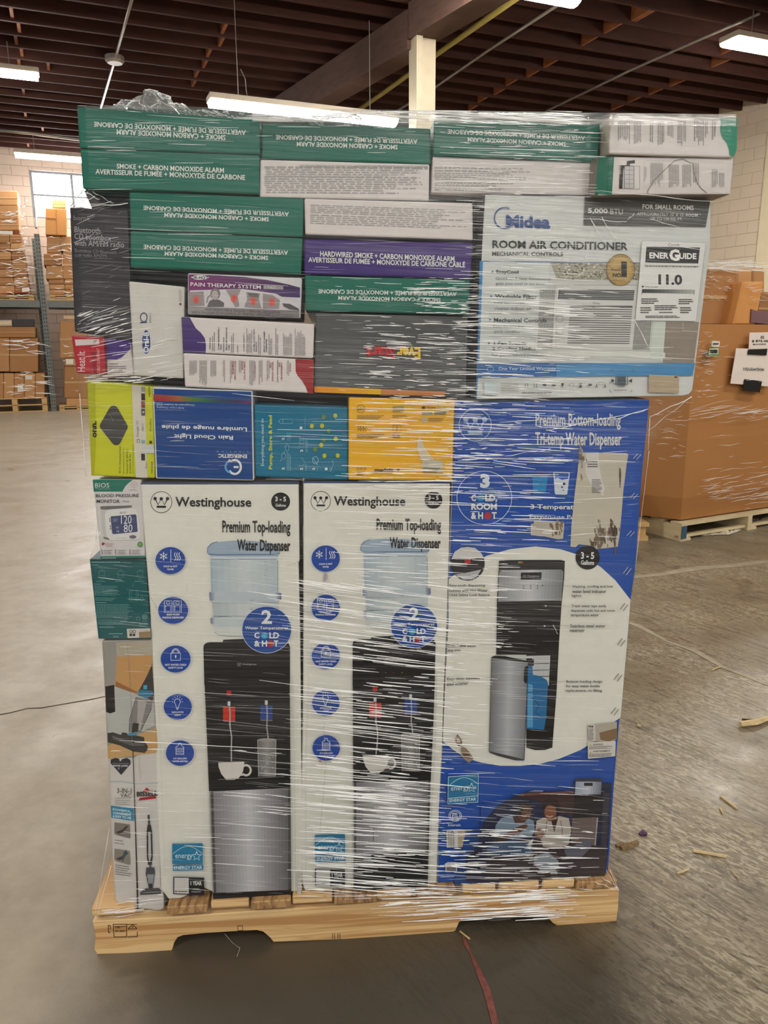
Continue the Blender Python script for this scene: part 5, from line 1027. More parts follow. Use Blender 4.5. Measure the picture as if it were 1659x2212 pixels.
# second dispenser
b=dispenser(CG,CH,[(74,62),(1622,66),(1612,800),(1590,1500),(1560,2196),(1540,2800),(1500,3600),(1480,4290),(1200,4330),(800,4360),(400,4390),(180,4400),(90,4340),(60,4280),(30,3800),(60,3000),(70,2196),(74,1000)],'second white top-loading water dispenser box, under bright film streaks',None)
b.poly('top_fold',[(76,46),(1620,50),(1622,68),(74,64)],(60,76,126))
toploader(b,CG,CH,None,dict(w=(258,256,106),name=(396,204,1150,334,4),g=(1446,245),b=(690,660),t1=(846,438,1526,600,6),t2=(984,636,1522,790,4),m=(594,1716,1468,2196),lx=-10,ll=0,mw=(944,1941),c=(1242,1572)))
icons(b,CG,CH,[(0,310,862),(0,310,1382),(0,312,1888),(1,282,258),(1,286,688)],150,140,.88)
lower(b,CH,dict(cab=[(540,-20),(1326,-20),(1312,400),(1285,1000),(1000,1020),(545,1020),(541,400)],recess=[(544,190),(1312,180),(1304,600),(1288,900),(1200,900),(700,912),(545,900)],lip=[(540,160),(552,186),(1310,190)],red=(752,262),blu=(1092,232),cup=(762,760),gl=(1004,560),tray=[(640,906),(900,900),(1200,892)],
  steel=[(546,1018),(1282,1000),(1256,1700),(548,1700)],steel2=[(546,1018),(572,1018),(572,1700),(548,1700)],rim=[(1262,1000),(1284,1000),(1256,2040),(1236,2040)],base=[(548,1700),(1256,1690),(1250,2038),(548,2046)],es=(178,1520,466,1780,-10),wr=(180,1842,466,2012),mn=(250,2048,396,2062,-4)))
b.K=CH; b.line('crease_lines',[(1340,0),(1330,600),(1300,1200),(1262,2050)],3,(176,176,164)); b.line('crease_lines',[(268,450),(262,500),(285,800),(262,1100),(225,1500),(228,1480)],3,(150,146,136)); b.line('crease_lines',[(746,1450),(734,1500),(738,1580)],5,(50,46,44)); b.line('crease_lines',[(120,0),(90,800),(90,2000)],2.5,(190,188,178)); b.poly('red_stain',[(218,806),(236,804),(240,830),(222,838)],(176,130,134)); b.K=CG; b.poly('stained_dent',[(290,1010),(328,1020),(330,1070),(310,1100),(284,1108)],(168,158,168)); b.done()
# blue bottom-loading dispenser
BW=(24,76,164)
b=Box([(114,56),(1602,44),(1590,180),(1542,640),(1494,1330),(1440,1700),(1372,2500),(1330,3000),(1286,3640),(1270,3712),(1180,3730),(20,3790),(-18,3780),(-10,3200),(30,2500),(70,1400),(95,700)],BW,'tall blue bottom-loading water dispenser box at right under the air conditioner box',-.012,K=CI,depth=.36,floor=DECKZ,side=(206,200,190),name='dispenser_box')
b.K=CJ
arc=[(70,640),(70,300),(150,240),(260,170),(380,110),(560,60),(760,38),(960,60),(1120,110),(1280,200),(1400,310),(1518,462),(1500,700),(1440,1400),(1400,1428),(1280,1560),(1120,1660),(950,1730),(800,1770),(640,1786),(480,1785),(330,1760),(200,1720),(110,1660),(25,1590),(40,1200)]
b.poly('white_oval',arc,(222,222,212))
b.K=CI; wl=(160,184,220); wlogo(b,'brand_logo',270,240,126,wl)
b.text('printed_title','Premium Bottom-loading',(730,150,1380,274,4),(206,210,214),bold=.03); b.text('printed_title','Tri-temp Water Dispenser',(728,294,1386,424,4),(206,210,214),bold=.03)
b.ring('temperature_ring',340,795,212,206,5,(190,206,230)); b.text('temperature_ring','3',(308,612,382,722,0),(214,222,232),bold=.06); b.text('temperature_ring','Water temperatures',(222,734,458,754),(190,206,226))
b.text('temperature_ring','C',(240,770,276,822),TW,bold=.04); b.text('temperature_ring','LD,',(346,772,438,832),TW,bold=.04); b.disc('temperature_ring',312,796,28,28,(40,140,200),n=18); b.text('temperature_ring','ROOM',(240,838,436,888),TW,bold=.04); b.text('temperature_ring','& H',(238,906,330,958),TW,bold=.04); b.text('temperature_ring','T',(396,904,434,956),TW,bold=.04); b.disc('temperature_ring',366,932,28,28,(170,50,60),n=18)
b.poly('cup_pictures',[(866,600),(992,602),(972,768),(960,772),(884,770),(876,756)],(200,210,220)); b.poly('cup_pictures',[(874,606),(984,608),(980,650),(930,660),(900,642),(878,650)],(40,90,176)); b.poly('cup_pictures',[(704,640),(826,620),(806,764),(714,768)],(30,130,190))
for x,y,r_ in ((948,690,11),(932,714,7),(942,737,5)): b.disc('cup_pictures',x,y,r_,r_,(50,56,80),n=12)
b.text('printed_title','3 Temperatures',(692,844,1140,892,4),TW,bold=.02); b.text('printed_title','Easy-to-use Push',(686,922,1074,964,6),(206,212,220),bold=.01)
b.poly('paper_remnant',[(1064,450),(1424,456),(1438,466),(1424,545),(1420,580),(1400,740),(1385,930),(1370,1090),(1356,1168),(1260,1180),(1190,1186),(1140,1160),(1060,1150),(1036,1172),(996,1168),(1004,1000),(1030,750),(1050,600)],(190,184,168))
r=random.Random(11)
for (cx,cy,sx,sy,n_,c_) in ((1225,1080,45,90,60,(120,100,76)),(1325,1060,40,80,50,(96,74,54)),(1080,500,22,120,26,(140,128,108)),(1395,640,8,90,12,(90,70,54)),(1180,1150,40,24,16,(110,90,66))):
    for i in range(n_):
        x=cx+r.gauss(0,sx*.5);y=cy+r.gauss(0,sy*.5); x=min(1375,x); a=r.uniform(6,18); t=r.random(); cc_=tuple(c_[k]+(190-c_[k])*t*.45 for k in range(3))
        b.raw('glue_stains',[b.K(x-a*.5,y-a*1.6),b.K(x+a*.4,y-a),b.K(x+a*.5,y+a*1.3),b.K(x-a*.4,y+a*1.6)],[(3,2,1,0)],cc_,keep=i>0)
b.poly('torn_label',[(1118,452),(1212,450),(1216,560),(1236,660),(1258,720),(1244,782),(1210,750),(1150,690),(1110,600)],(206,204,202)); b.frame('torn_label',1118,500,1122,530,3,(90,90,90)); 
for i in range(3): b.micro('torn_label',(1126,516+i*18,1206,526+i*18),1,(70,70,70),.9,ragged=.1)
b.micro('torn_label',(1160,652,1240,760),10,(90,88,86),.5)
b.poly('paper_remnant',[(694,994),(716,992),(718,970),(944,980),(950,1000),(940,1108),(900,1112),(800,1090),(694,1080)],(186,180,164))
for i in range(30): x=900+r.gauss(0,24);y=1040+r.gauss(0,34); x=min(x,935); a=r.uniform(6,16); b.raw('glue_stains',[b.K(x-a*.5,y-a*1.3),b.K(x+a*.4,y-a),b.K(x+a*.5,y+a),b.K(x-a*.4,y+a*1.3)],[(3,2,1,0)],(126,108,86),keep=i>0)
b.K=CJ
b.disc('gallon_badge',1178,126,96,96,INKC); b.text('gallon_badge','3 - 5',(1124,82,1230,138,2),TW,bold=.03); b.text('gallon_badge','Gallons',(1124,148,1228,184,2),TW,bold=.02)
b.disc('button_inset',222,174,136,136,(30,28,30),n=44); b.poly('button_inset',[(92,140),(120,80),(170,48),(222,42),(280,50),(330,90),(352,130),(300,132),(240,142),(160,136)],(206,206,204)); b.poly('button_inset',[(120,262),(200,250),(330,222),(300,274),(250,302),(190,304)],(176,178,182)); b.rect('button_inset',198,142,246,178,(170,44,54))
P_='machine_picture'
b.poly(P_,[(472,152),(560,146),(960,146),(996,154),(990,300),(970,500),(950,800),(930,1200),(896,1640),(840,1658),(760,1660),(690,1640),(690,900),(450,900),(455,500)],(24,22,22))
b.grad('steel_panel',[(472,226),(986,222),(968,468),(464,478)],(140,142,146),(120,122,126),n=18,mid=(196,198,202)); b.poly(P_,[(472,160),(994,158),(988,240),(960,216),(900,208),(560,210),(500,222),(472,250)],(38,36,38)); b.rect(P_,624,158,664,172,(120,150,60)); b.rect(P_,646,158,664,172,(190,60,50))
b.poly(P_,[(646,246),(812,244),(808,302),(644,304)],(28,27,28)); wlogo(b,P_,676,275,13,(180,180,182)); b.text(P_,'Westinghouse',(696,268,794,284,0),(190,190,192),bold=.01)
for i,x in enumerate((668,724,778)): b.disc(P_,x,352,5,5,(60,60,64),n=8); b.disc(P_,x,372,5,5,(90,90,94),n=8)
b.disc(P_,818,350,8,8,(60,150,70),n=12); b.disc(P_,844,512,8,8,(160,170,165),n=12); b.disc(P_,834,672,8,8,(160,170,165),n=12); b.disc(P_,502,814,8,8,(140,150,150),n=12)
b.poly('open_cabinet',[(530,914),(880,906),(868,1150),(840,1100),(740,1060),(736,930),(530,930)],(196,200,200))
for i in range(13): x=750+i*10; b.line('open_cabinet',[(x,915),(x-3,1090)],1.5,(90,92,92),keep=i>0)
for y in (972,1024,1074): b.line('open_cabinet',[(738,y),(872,y-2)],6,(50,52,52))
b.poly('blue_bottle',[(702,985),(738,985),(742,1060),(800,1072),(850,1100),(862,1130),(858,1200),(848,1400),(830,1500),(690,1490),(695,1200)],(28,104,158)); b.poly('blue_bottle',[(704,1130),(740,1140),(742,1480),(696,1480)],(80,150,196)); b.line('blue_bottle',[(730,1240),(790,1300),(760,1360),(840,1410)],6,(20,60,100)); b.line('blue_bottle',[(700,1200),(856,1190)],8,(16,70,116)); b.rect(P_,704,936,750,988,(24,24,24))
b.grad('open_door',[(414,920),(706,950),(672,1738),(394,1670)],(110,112,116),(120,122,126),n=20,mid=(176,178,184)); b.poly('open_door',[(414,918),(440,908),(520,912),(650,940),(706,950),(704,962),(600,952),(414,928)],(30,29,30)); b.poly('open_door',[(394,1668),(672,1734),(670,1745),(600,1742),(460,1705),(396,1680)],(60,60,62)); b.poly('open_door',[(672,1010),(690,990),(704,990),(698,1130),(680,1128),(668,1110)],(26,26,26)); b.line('open_door',[(414,920),(394,1670)],4,(60,60,62)); b.line('open_door',[(704,955),(672,1738)],5,(50,50,54)); b.disc('open_door',466,1078,8,8,(150,150,150),n=12)
TX=(52,50,52)
def lines(x,y,ls,w_,lh=37,sk=0):
    for i,(t,wd) in enumerate(ls): b.text('callout_text',t,(x-i*3,y+i*lh,x-i*3+wd,y+i*lh+26,sk),TX,bold=.015)
lines(78,338,[('Easy-push dispensing',284),('buttons with Hot Water',306),('Child Safety Lock feature',326)],0,38)
lines(64,818,[('Detachable water',230),('drip tray',106)],0,40,-6); lines(58,1084,[('Easy clean stainless',260),('steel exterior',172)],0,38,-8)
lines(1058,346,[('Heating, cooling and low',322),('water level indicator',272),('lights',76)],0,37); lines(1048,502,[('Triple water taps easily',280),('dispenses cold, hot and room',350),('temperature water',226)],0,37); lines(1038,658,[('Stainless steel water',282),('reservoir',120)],0,36); lines(1008,1104,[('Bottom loading design',288),('for easy water bottle',270),('replacement, no lifting',290)],0,36)
for q in ([(826,350),(1044,352)],[(852,512),(1040,512)],[(842,668),(1030,668)],[(820,1114),(996,1114)],[(304,822),(498,816)],[(322,1086),(460,1080)]): b.line('callout_lines',q,2,(120,118,114))
for i,(x,y) in enumerate([(1490,230),(1465,518),(1444,800),(1418,1078),(1392,1350)]):
    for d in (0,24): b.line('staple_marks',[(x-28+d,y+22+d*.5),(x+10+d,y-28+d*.5)],5,(96,92,90) if i else (190,196,204))
b.K=CI
for (x,y) in [(1500,480),(1475,780),(1450,1068)]:
    for d in (0,24): b.line('staple_marks',[(x-24+d,y+16+d*.3),(x+12+d,y-22+d*.3)],4,(190,196,204))
b.K=CK_
b.poly('torn_sticker',[(1344,62),(1400,56),(1590,36),(1590,180),(1560,206),(1430,204),(1350,200)],(176,168,154)); b.poly('torn_sticker',[(1344,62),(1404,58),(1408,200),(1350,202)],(206,202,196)); b.text('torn_sticker','ite',(1350,66,1390,84),INKC,bold=.04); b.micro('torn_sticker',(1352,92,1398,196),9,(80,78,76),.5); b.poly('torn_sticker',[(1440,130),(1590,90),(1588,180),(1520,206),(1450,190)],(130,106,78))
b.poly('warning_sticker',[(1342,212),(1580,200),(1576,330),(1344,352)],(210,206,198)); b.poly('warning_sticker',[(1354,240),(1366,222),(1378,240)],(180,180,60)); b.text('warning_sticker','WARNING:',(1382,224,1474,240,-4),(50,48,46),bold=.02); b.micro('warning_sticker',(1352,244,1566,274,-8),4,(70,68,66),.5); b.poly('warning_sticker',[(1354,306),(1366,288),(1378,306)],(180,180,60)); b.text('warning_sticker','AVERTISSEMENT',(1384,284,1536,298,-8),(50,48,46),bold=.02); b.micro('warning_sticker',(1352,308,1566,340,-8),3,(70,68,66),.5,seed=4)
b.poly('torn_hole',[(228,140),(262,180),(272,215),(250,240),(232,238),(210,200)],(130,104,84)); b.poly('torn_hole',[(258,240),(300,260),(330,290),(368,350),(326,390),(275,340),(262,300)],(146,124,104)); b.poly('torn_hole',[(220,170),(250,180),(256,215),(228,212)],(196,188,180)); b.poly('torn_hole',[(270,300),(330,312),(340,350),(290,340)],(90,70,56)); b.line('torn_hole',[(232,240),(246,236),(240,250)],4,INKC)
E_='efficiency_mark'; b.poly(E_,[(152,506),(410,486),(404,722),(148,738)],(20,112,160)); b.line(E_,[(152,506),(410,486),(404,722),(148,738),(152,506)],5,(206,222,232)); b.line(E_,[(150,690),(404,668)],5,(206,222,232)); b.line(E_,[(158+246*t,580-14*t-60*math.sin(math.pi*t)) for t in [i/12 for i in range(13)]],4,(206,222,232)); b.text(E_,'energy',(174,596,330,640,-10),(206,222,232)); star(b,E_,350,600,42,(206,222,232),5); b.text(E_,'ENERGY STAR',(162,696,388,722,-14),(222,230,238),bold=.01)
b.ring('etl_mark',210,838,56,50,5,(206,214,226)); b.ring('etl_mark',210,838,44,38,5,(206,214,226)); b.text('etl_mark','ETL',(186,816,236,862),(206,214,226),bold=.03); b.text('etl_mark','Intertek',(150,906,260,928),(190,200,220),bold=.02)
b.poly('barcode_sticker',[(136,968),(376,956),(378,1104),(138,1110)],(176,160,136)); b.poly('barcode_sticker',[(136,968),(232,964),(234,1106),(138,1110)],(206,204,200))
for i in range(9): b.line('barcode_sticker',[(146+i*7,976),(146+i*7,1100)],3 if i%3 else 2,(50,48,48),keep=i>0)
b.poly('barcode_sticker',[(292,966),(376,958),(376,1050),(300,1060)],(130,108,84)); b.rect('barcode_sticker',182,968,190,980,INKC)
b.micro('fine_print',(134,1140,270,1168),2,(110,140,200),.4); b.rect('printed_code',128,1240,226,1318,(206,206,204)); b.rect('printed_code',136,1248,218,1312,(120,120,122)); b.micro('fine_print',(250,1246,424,1300),3,(90,120,190),.4)
# family picture with two seated people, printed, fading into the blue
SP='lifestyle_picture'
b.grad(SP,[(430,740),(1530,560),(1540,640),(430,1000)],(24,70,150),(60,70,110),n=16); b.grad(SP,[(300,980),(640,880),(640,1420),(200,1420)],(24,68,140),(36,42,64),n=14)
b.poly(SP,[(560,760),(700,680),(840,628),(1220,625),(1232,540),(1545,560),(1510,1200),(1490,1340),(1400,1400),(560,1420),(300,1400),(300,1180),(400,1100),(440,900)],(36,40,66))
b.poly(SP,[(700,668),(840,640),(1228,630),(1225,840),(1100,820),(900,700)],(60,40,40)); b.poly(SP,[(760,650),(1220,628),(1220,645),(780,668)],(110,76,62)); b.line(SP,[(1076,620),(1090,575),(1100,615),(1120,570),(1110,625)],3,(60,60,70)); b.poly(SP,[(830,632),(890,618),(960,620),(960,634)],(120,130,160))
b.poly(SP,[(1228,640),(1470,640),(1455,860),(1220,860)],(34,30,30)); b.grad(SP,[(1240,546),(1460,544),(1452,656),(1232,656)],(150,160,180),(110,118,134),n=10,mid=(186,192,204)); b.poly(SP,[(1240,520),(1462,520),(1460,548),(1240,546)],(50,52,66)); b.rect(SP,1310,556,1384,584,(34,34,40)); b.poly(SP,[(1210,860),(1430,850),(1400,1190),(1190,1190)],(104,92,88)); b.line(SP,[(1425,855),(1395,1190)],12,(150,146,144)); b.poly(SP,[(1480,640),(1530,640),(1500,1200),(1450,1200)],(60,56,64))
b.poly(SP,[(560,1010),(1490,1100),(1490,1390),(700,1400),(480,1390),(470,1180)],(58,48,50))
p1='printed_person'
b.poly(p1,[(546,1000),(556,920),(600,860),(690,830),(740,850),(830,860),(880,880),(890,960),(860,1020),(700,1040),(620,1010)],(120,140,160)); b.disc(p1,800,800,62,78,(98,66,50),n=26); b.poly(p1,[(735,800),(745,740),(800,720),(850,735),(840,760),(790,770),(765,850)],(46,34,32)); b.poly(p1,[(700,840),(740,850),(820,880),(800,896),(720,900)],(84,56,44)); b.poly(p1,[(600,1010),(730,940),(820,900),(830,930),(760,990),(640,1030)],(92,60,46)); b.poly(p1,[(480,1090),(700,1040),(880,1080),(860,1160),(640,1190),(480,1180)],(70,90,120))
b.poly(p1,[(895,960),(905,880),(960,855),(1040,860),(1100,840),(1180,860),(1200,960),(1180,1080),(1100,1120),(960,1100),(930,1020)],(176,168,160)); b.disc(p1,1022,810,50,74,(130,84,60),n=26); b.poly(p1,[(950,800),(960,720),(1010,690),(1080,700),(1110,780),(1090,850),(1070,760),(1010,745),(975,770)],(40,28,26)); b.poly(p1,[(1030,880),(1090,850),(1056,980)],(60,40,36)); b.line(p1,[(990,880),(990,940),(970,1010)],4,(60,56,56)); b.line(p1,[(1110,880),(1126,960),(1120,1020)],4,(60,56,56)); b.line(p1,[(990,838),(1020,850),(1042,838)],6,(216,206,196)); b.line(p1,[(775,838),(800,846),(825,836)],5,(190,176,166))
b.disc(p1,930,990,40,44,(120,86,70),n=16); b.ring(p1,912,1066,44,34,4,(96,86,84)); b.poly(p1,[(890,1180),(1000,1150),(1090,1220),(1096,1280),(1040,1320),(940,1310),(880,1250)],(140,150,160)); b.poly(p1,[(1140,1130),(1330,1040),(1370,1060),(1370,1110),(1280,1200),(1160,1190)],(96,98,110)); b.poly(p1,[(1030,1300),(1080,1310),(1084,1336),(1020,1336)],(170,170,172)); b.poly(p1,[(880,1030),(840,1060),(820,1110),(850,1130)],(176,180,186))
b.done()
# ================================================================ stretch film
def film_mat(name, g0, g1, haze, rough=.13, bump=.9, zs=150, dist=.004):
    m, nt, b = new_mat(name); nt.nodes.remove(b); L=nt.links
    g=nd(nt,'ShaderNodeNewGeometry'); sx=nd(nt,'ShaderNodeSeparateXYZ'); L.new(g.outputs['Position'],sx.inputs[0])
    s=nd(nt,'ShaderNodeMath',operation='MULTIPLY_ADD'); L.new(sx.outputs['X'],s.inputs[0]); s.inputs[1].default_value=.05; L.new(sx.outputs['Z'],s.inputs[2])
    cb=nd(nt,'ShaderNodeCombineXYZ'); L.new(sx.outputs['X'],cb.inputs[0]); L.new(sx.outputs['Y'],cb.inputs[1]); L.new(s.outputs[0],cb.inputs[2])
    def nz(scale,st,det=3):
        mp=nd(nt,'ShaderNodeMapping'); mp.inputs['Scale'].default_value=st; L.new(cb.outputs[0],mp.inputs[0])
        n=nd(nt,'ShaderNodeTexNoise',i_Scale=scale,i_Detail=det); L.new(mp.outputs[0],n.inputs['Vector']); return n.outputs['Fac']
    fine=nz(1,(3,3,zs),4); mask=nz(1,(2.2,2.2,11),3)
    bp=nd(nt,'ShaderNodeBump',i_Strength=bump,i_Distance=dist); L.new(fine,bp.inputs['Height'])
    fr=nd(nt,'ShaderNodeMapRange'); L.new(mask,fr.inputs['Value']); fr.inputs['From Min'].default_value=.35; fr.inputs['From Max'].default_value=.65; fr.inputs['To Min'].default_value=g0; fr.inputs['To Max'].default_value=g1
    tr=nd(nt,'ShaderNodeBsdfTransparent'); gl=nd(nt,'ShaderNodeBsdfGlossy',i_Roughness=rough); L.new(bp.outputs[0],gl.inputs['Normal']); gl.inputs['Color'].default_value=(1,1,1,1)
    df=nd(nt,'ShaderNodeBsdfDiffuse'); df.inputs['Color'].default_value=(.9,.9,.9,1); L.new(bp.outputs[0],df.inputs['Normal'])
    m1=nd(nt,'ShaderNodeMixShader'); L.new(fr.outputs[0],m1.inputs[0]); L.new(tr.outputs[0],m1.inputs[1]); L.new(gl.outputs[0],m1.inputs[2])
    hz_=nd(nt,'ShaderNodeMapRange'); L.new(fine,hz_.inputs['Value']); hz_.inputs['From Min'].default_value=.4; hz_.inputs['From Max'].default_value=.75; hz_.inputs['To Min'].default_value=haze*.3; hz_.inputs['To Max'].default_value=haze*3
    m2=nd(nt,'ShaderNodeMixShader'); L.new(hz_.outputs[0],m2.inputs[0]); L.new(m1.outputs[0],m2.inputs[1]); L.new(df.outputs[0],m2.inputs[2])
    L.new(m2.outputs[0],nt.nodes['Material Output'].inputs[0]); return m
FILM=film_mat('stretch film',.01,.05,.008,rough=.3,bump=.8)
FILM2=film_mat('crumpled film',.12,.3,.10,rough=.1,bump=.6,zs=14,dist=.02)
def crease_mat(name,al,rough):
    m,nt,b=new_mat(name); L=nt.links; b.inputs['Base Color'].default_value=(1,1,1,1); b.inputs['Roughness'].default_value=rough; b.inputs['Specular IOR Level'].default_value=.9
    b.inputs['Alpha'].default_value=al; return m
CR1=crease_mat('film fold bright',.92,.22); CR2=crease_mat('film fold faint',.2,.3)
CR3=crease_mat('film fold soft',.55,.2)
film=empty('stretch_wrap',FRONT.at(770,1961,.012),'clear stretch film wound round the whole stack and down over the pallet','wrap')
Lo=[(166,228),(172,320),(179,405),(165,428),(150,445),(158,600),(163,700),(152,722),(162,800),(171,850),(181,1030),(190,1071),(204,1097),(207,1120),(207,1165),(195,1200),(193,1210),(212,1381),(219,1390),(232,1600),(236,1690),(240,1800),(238,1850),(203,1993)]
Ro=[(1592,247),(1588,339),(1577,421),(1542,437),(1530,560),(1496,856),(1440,918),(1404,975),(1386,1060),(1374,1230),(1342,1550),(1336,1610),(1320,1800),(1318,1870),(1338,1930)]
def path(P,y):
    for a,b in zip(P,P[1:]):
        if a[1]<=y<=b[1]: t=(y-a[1])/(b[1]-a[1]); return a[0]+(b[0]-a[0])*t
    return P[0][0] if y<P[0][1] else P[-1][0]
def film_off(x,y):
    o=.014
    k=max(0,min(1,(x-1270)/50))*max(0,min(1,(440-y)/30)); o+=.040*k
    return o
NR,NC,ND=150,60,14; vs=[];fs=[]; DEP=.93
def film_row(t):
    yl=228+t*(1993-228); yr=247+t*(1930-247); xl=path(Lo,yl); xr=path(Ro,yr); row=[]
    for i in range(NC+1):
        u=i/NC; x=xl+(xr-xl)*u; y=yl+(yr-yl)*u + 26*max(0,(t-.93)/.07)*math.sin(math.pi*u) - 14*max(0,(.03-t)/.03)*math.sin(math.pi*min(1,max(0,(u-.04)/.9)))*0
        o=film_off(x,y)+.0018*noise.noise(Vector((u*7,t*90,0)))+.002*noise.noise(Vector((u*3,t*14,5)))
        row.append(FRONT.at(x,y,o))
    return row
rows=[film_row(i/NR) for i in range(NR+1)]
W_=NC+1+2*ND
for i,row in enumerate(rows):
    full=[]
    for j in range(ND,0,-1):
        d=DEP*j/ND; p=row[0]+BK*d; p=p-UX*(.006*noise.noise(Vector((j*1.3,i*.3,1)))+.004); full.append(p)
    full+=row
    for j in range(1,ND+1):
        d=DEP*j/ND; p=row[-1]+BK*d; p=p+UX*(.006*noise.noise(Vector((j*1.3,i*.3,9)))+.004); full.append(p)
    vs+=full
for i in range(NR):
    for j in range(W_-1): fs.append((i*W_+j,(i+1)*W_+j,(i+1)*W_+j+1,i*W_+j+1))
mesh_obj('film_sheet',vs,fs,FILM,film,smooth=True)
# top sheet, puckered
vs=[];fs=[];n2=22
for i in range(n2+1):
    for j in range(NC+1):
        p=rows[0][j]+BK*(DEP*i/n2); p=p+Vector((0,0,(.004+.012*noise.noise(Vector((j*.35,i*.5,3))) if i else 0))); vs.append(p)
for i in range(n2):
    for j in range(NC): k=i*(NC+1)+j; fs.append((k,k+1,k+NC+2,k+NC+1))
mesh_obj('film_top',vs,fs,FILM2,film,smooth=True)
def bunch(top,y0,dep,name,seed,x0=None):
    """crumpled peak of film: silhouette 'top' in pixels, standing on the top edge"""
    vs=[];fs=[];N=44;Mm=16
    xs0,xs1=top[0][0],top[-1][0]
    for i in range(N+1):
        x=xs0+(xs1-xs0)*i/N; yt=None
        for a,b in zip(top,top[1:]):
            if a[0]<=x<=b[0]: yt=a[1]+(b[1]-a[1])*(x-a[0])/(b[0]-a[0]+1e-6)
        for j in range(Mm+1):
            s=j/Mm; a=math.pi*s; off=-.04-dep*s
            bse=FRONT.at(x,y0,-.03); tp=FRONT.at(x,yt,-.03); hgt=(tp.z-bse.z)
            p=bse+BK*(dep*s)+Vector((0,0,hgt*math.sin(a)**.6*(1.0+dep*1.6)))
            nn=noise.noise(Vector((i*.28,j*.45,seed))); n3=abs(noise.noise(Vector((i*.5+9,j*.7,seed+4))))
            p+=UX*(.016*nn)+Vector((0,0,-hgt*(.35*n3+(.0 if j<8 else .1))*math.sin(a)))+BK*(.02*nn)
            vs.append(p)
    for i in range(N):
        for j in range(Mm): k=i*(Mm+1)+j; fs.append((k,k+Mm+1,k+Mm+2,k+1))
    mesh_obj(name,vs,fs,FILM2,film,smooth=False)
    # bright fold lines over it
    m_=MB(); r=random.Random(seed)
    for q in range(34):
        i=r.randrange(2,N-6); j=r.randrange(1,Mm//2+2); pts=[]
        for s in range(r.randrange(3,7)):
            pts.append(vs[min(N,i)*(Mm+1)+max(0,min(Mm,j))]+NY*.002); i+=r.choice((0,1,1)); j+=r.choice((-1,0,1))
            if i>N: break
        if len(pts)>2: m_.tube(pts,[.0004+.0010*r.random() for _ in pts],4)
    o=m_.build('film_crease',CR1,film); o['kind']='stuff'
bunch([(205,232),(235,207),(275,196),(300,180),(317,174),(340,186),(362,204),(382,203),(396,214),(416,232)],236,.30,'film_bunch',3)
bunch([(380,234),(430,226),(480,230),(540,238)],240,.2,'film_bunch',5)
bunch([(670,246),(720,234),(760,234),(810,246)],250,.2,'film_bunch',8)
bunch([(1342,250),(1395,243),(1440,243),(1486,252)],254,.2,'film_bunch',12)
# creases drawn tight across the front
crB=MB(); crD=MB(); R_=random.Random(21)
def crease(x,y,ln,sl,wd,mb,wob=1.0,curv=0):
    n=max(2,int(ln/26)); pts=[]; ph=R_.random()*9
    for i in range(n+1):
        t=i/n; px=x+ln*t; py=y+sl*ln*t+curv*ln*t*t+wob*math.sin(ph+t*3.0)
        xl=path(Lo,py)+1; xr=path(Ro,py)-1
        if px<xl or px>xr: 
            if pts: break
            continue
        pts.append((px,py,t))
    if len(pts)<2: return
    k=len(mb.v)
    for i,(px,py,t) in enumerate(pts):
        tt=i/(len(pts)-1); w_=wd*.5*(math.sin(math.pi*min(1,max(.0,.06+tt*.88)))**.5)*(.8+.4*R_.random())
        o=film_off(px,py)+.002
        mb.v+=[FRONT.at(px,py-w_,o),FRONT.at(px,py,o+wd*.00035),FRONT.at(px,py+w_,o)]
    for i in range(len(pts)-1):
        a=k+3*i; mb.f+=[(a,a+1,a+4,a+3),(a+1,a+2,a+5,a+4)]; mb.c+=[None,None]
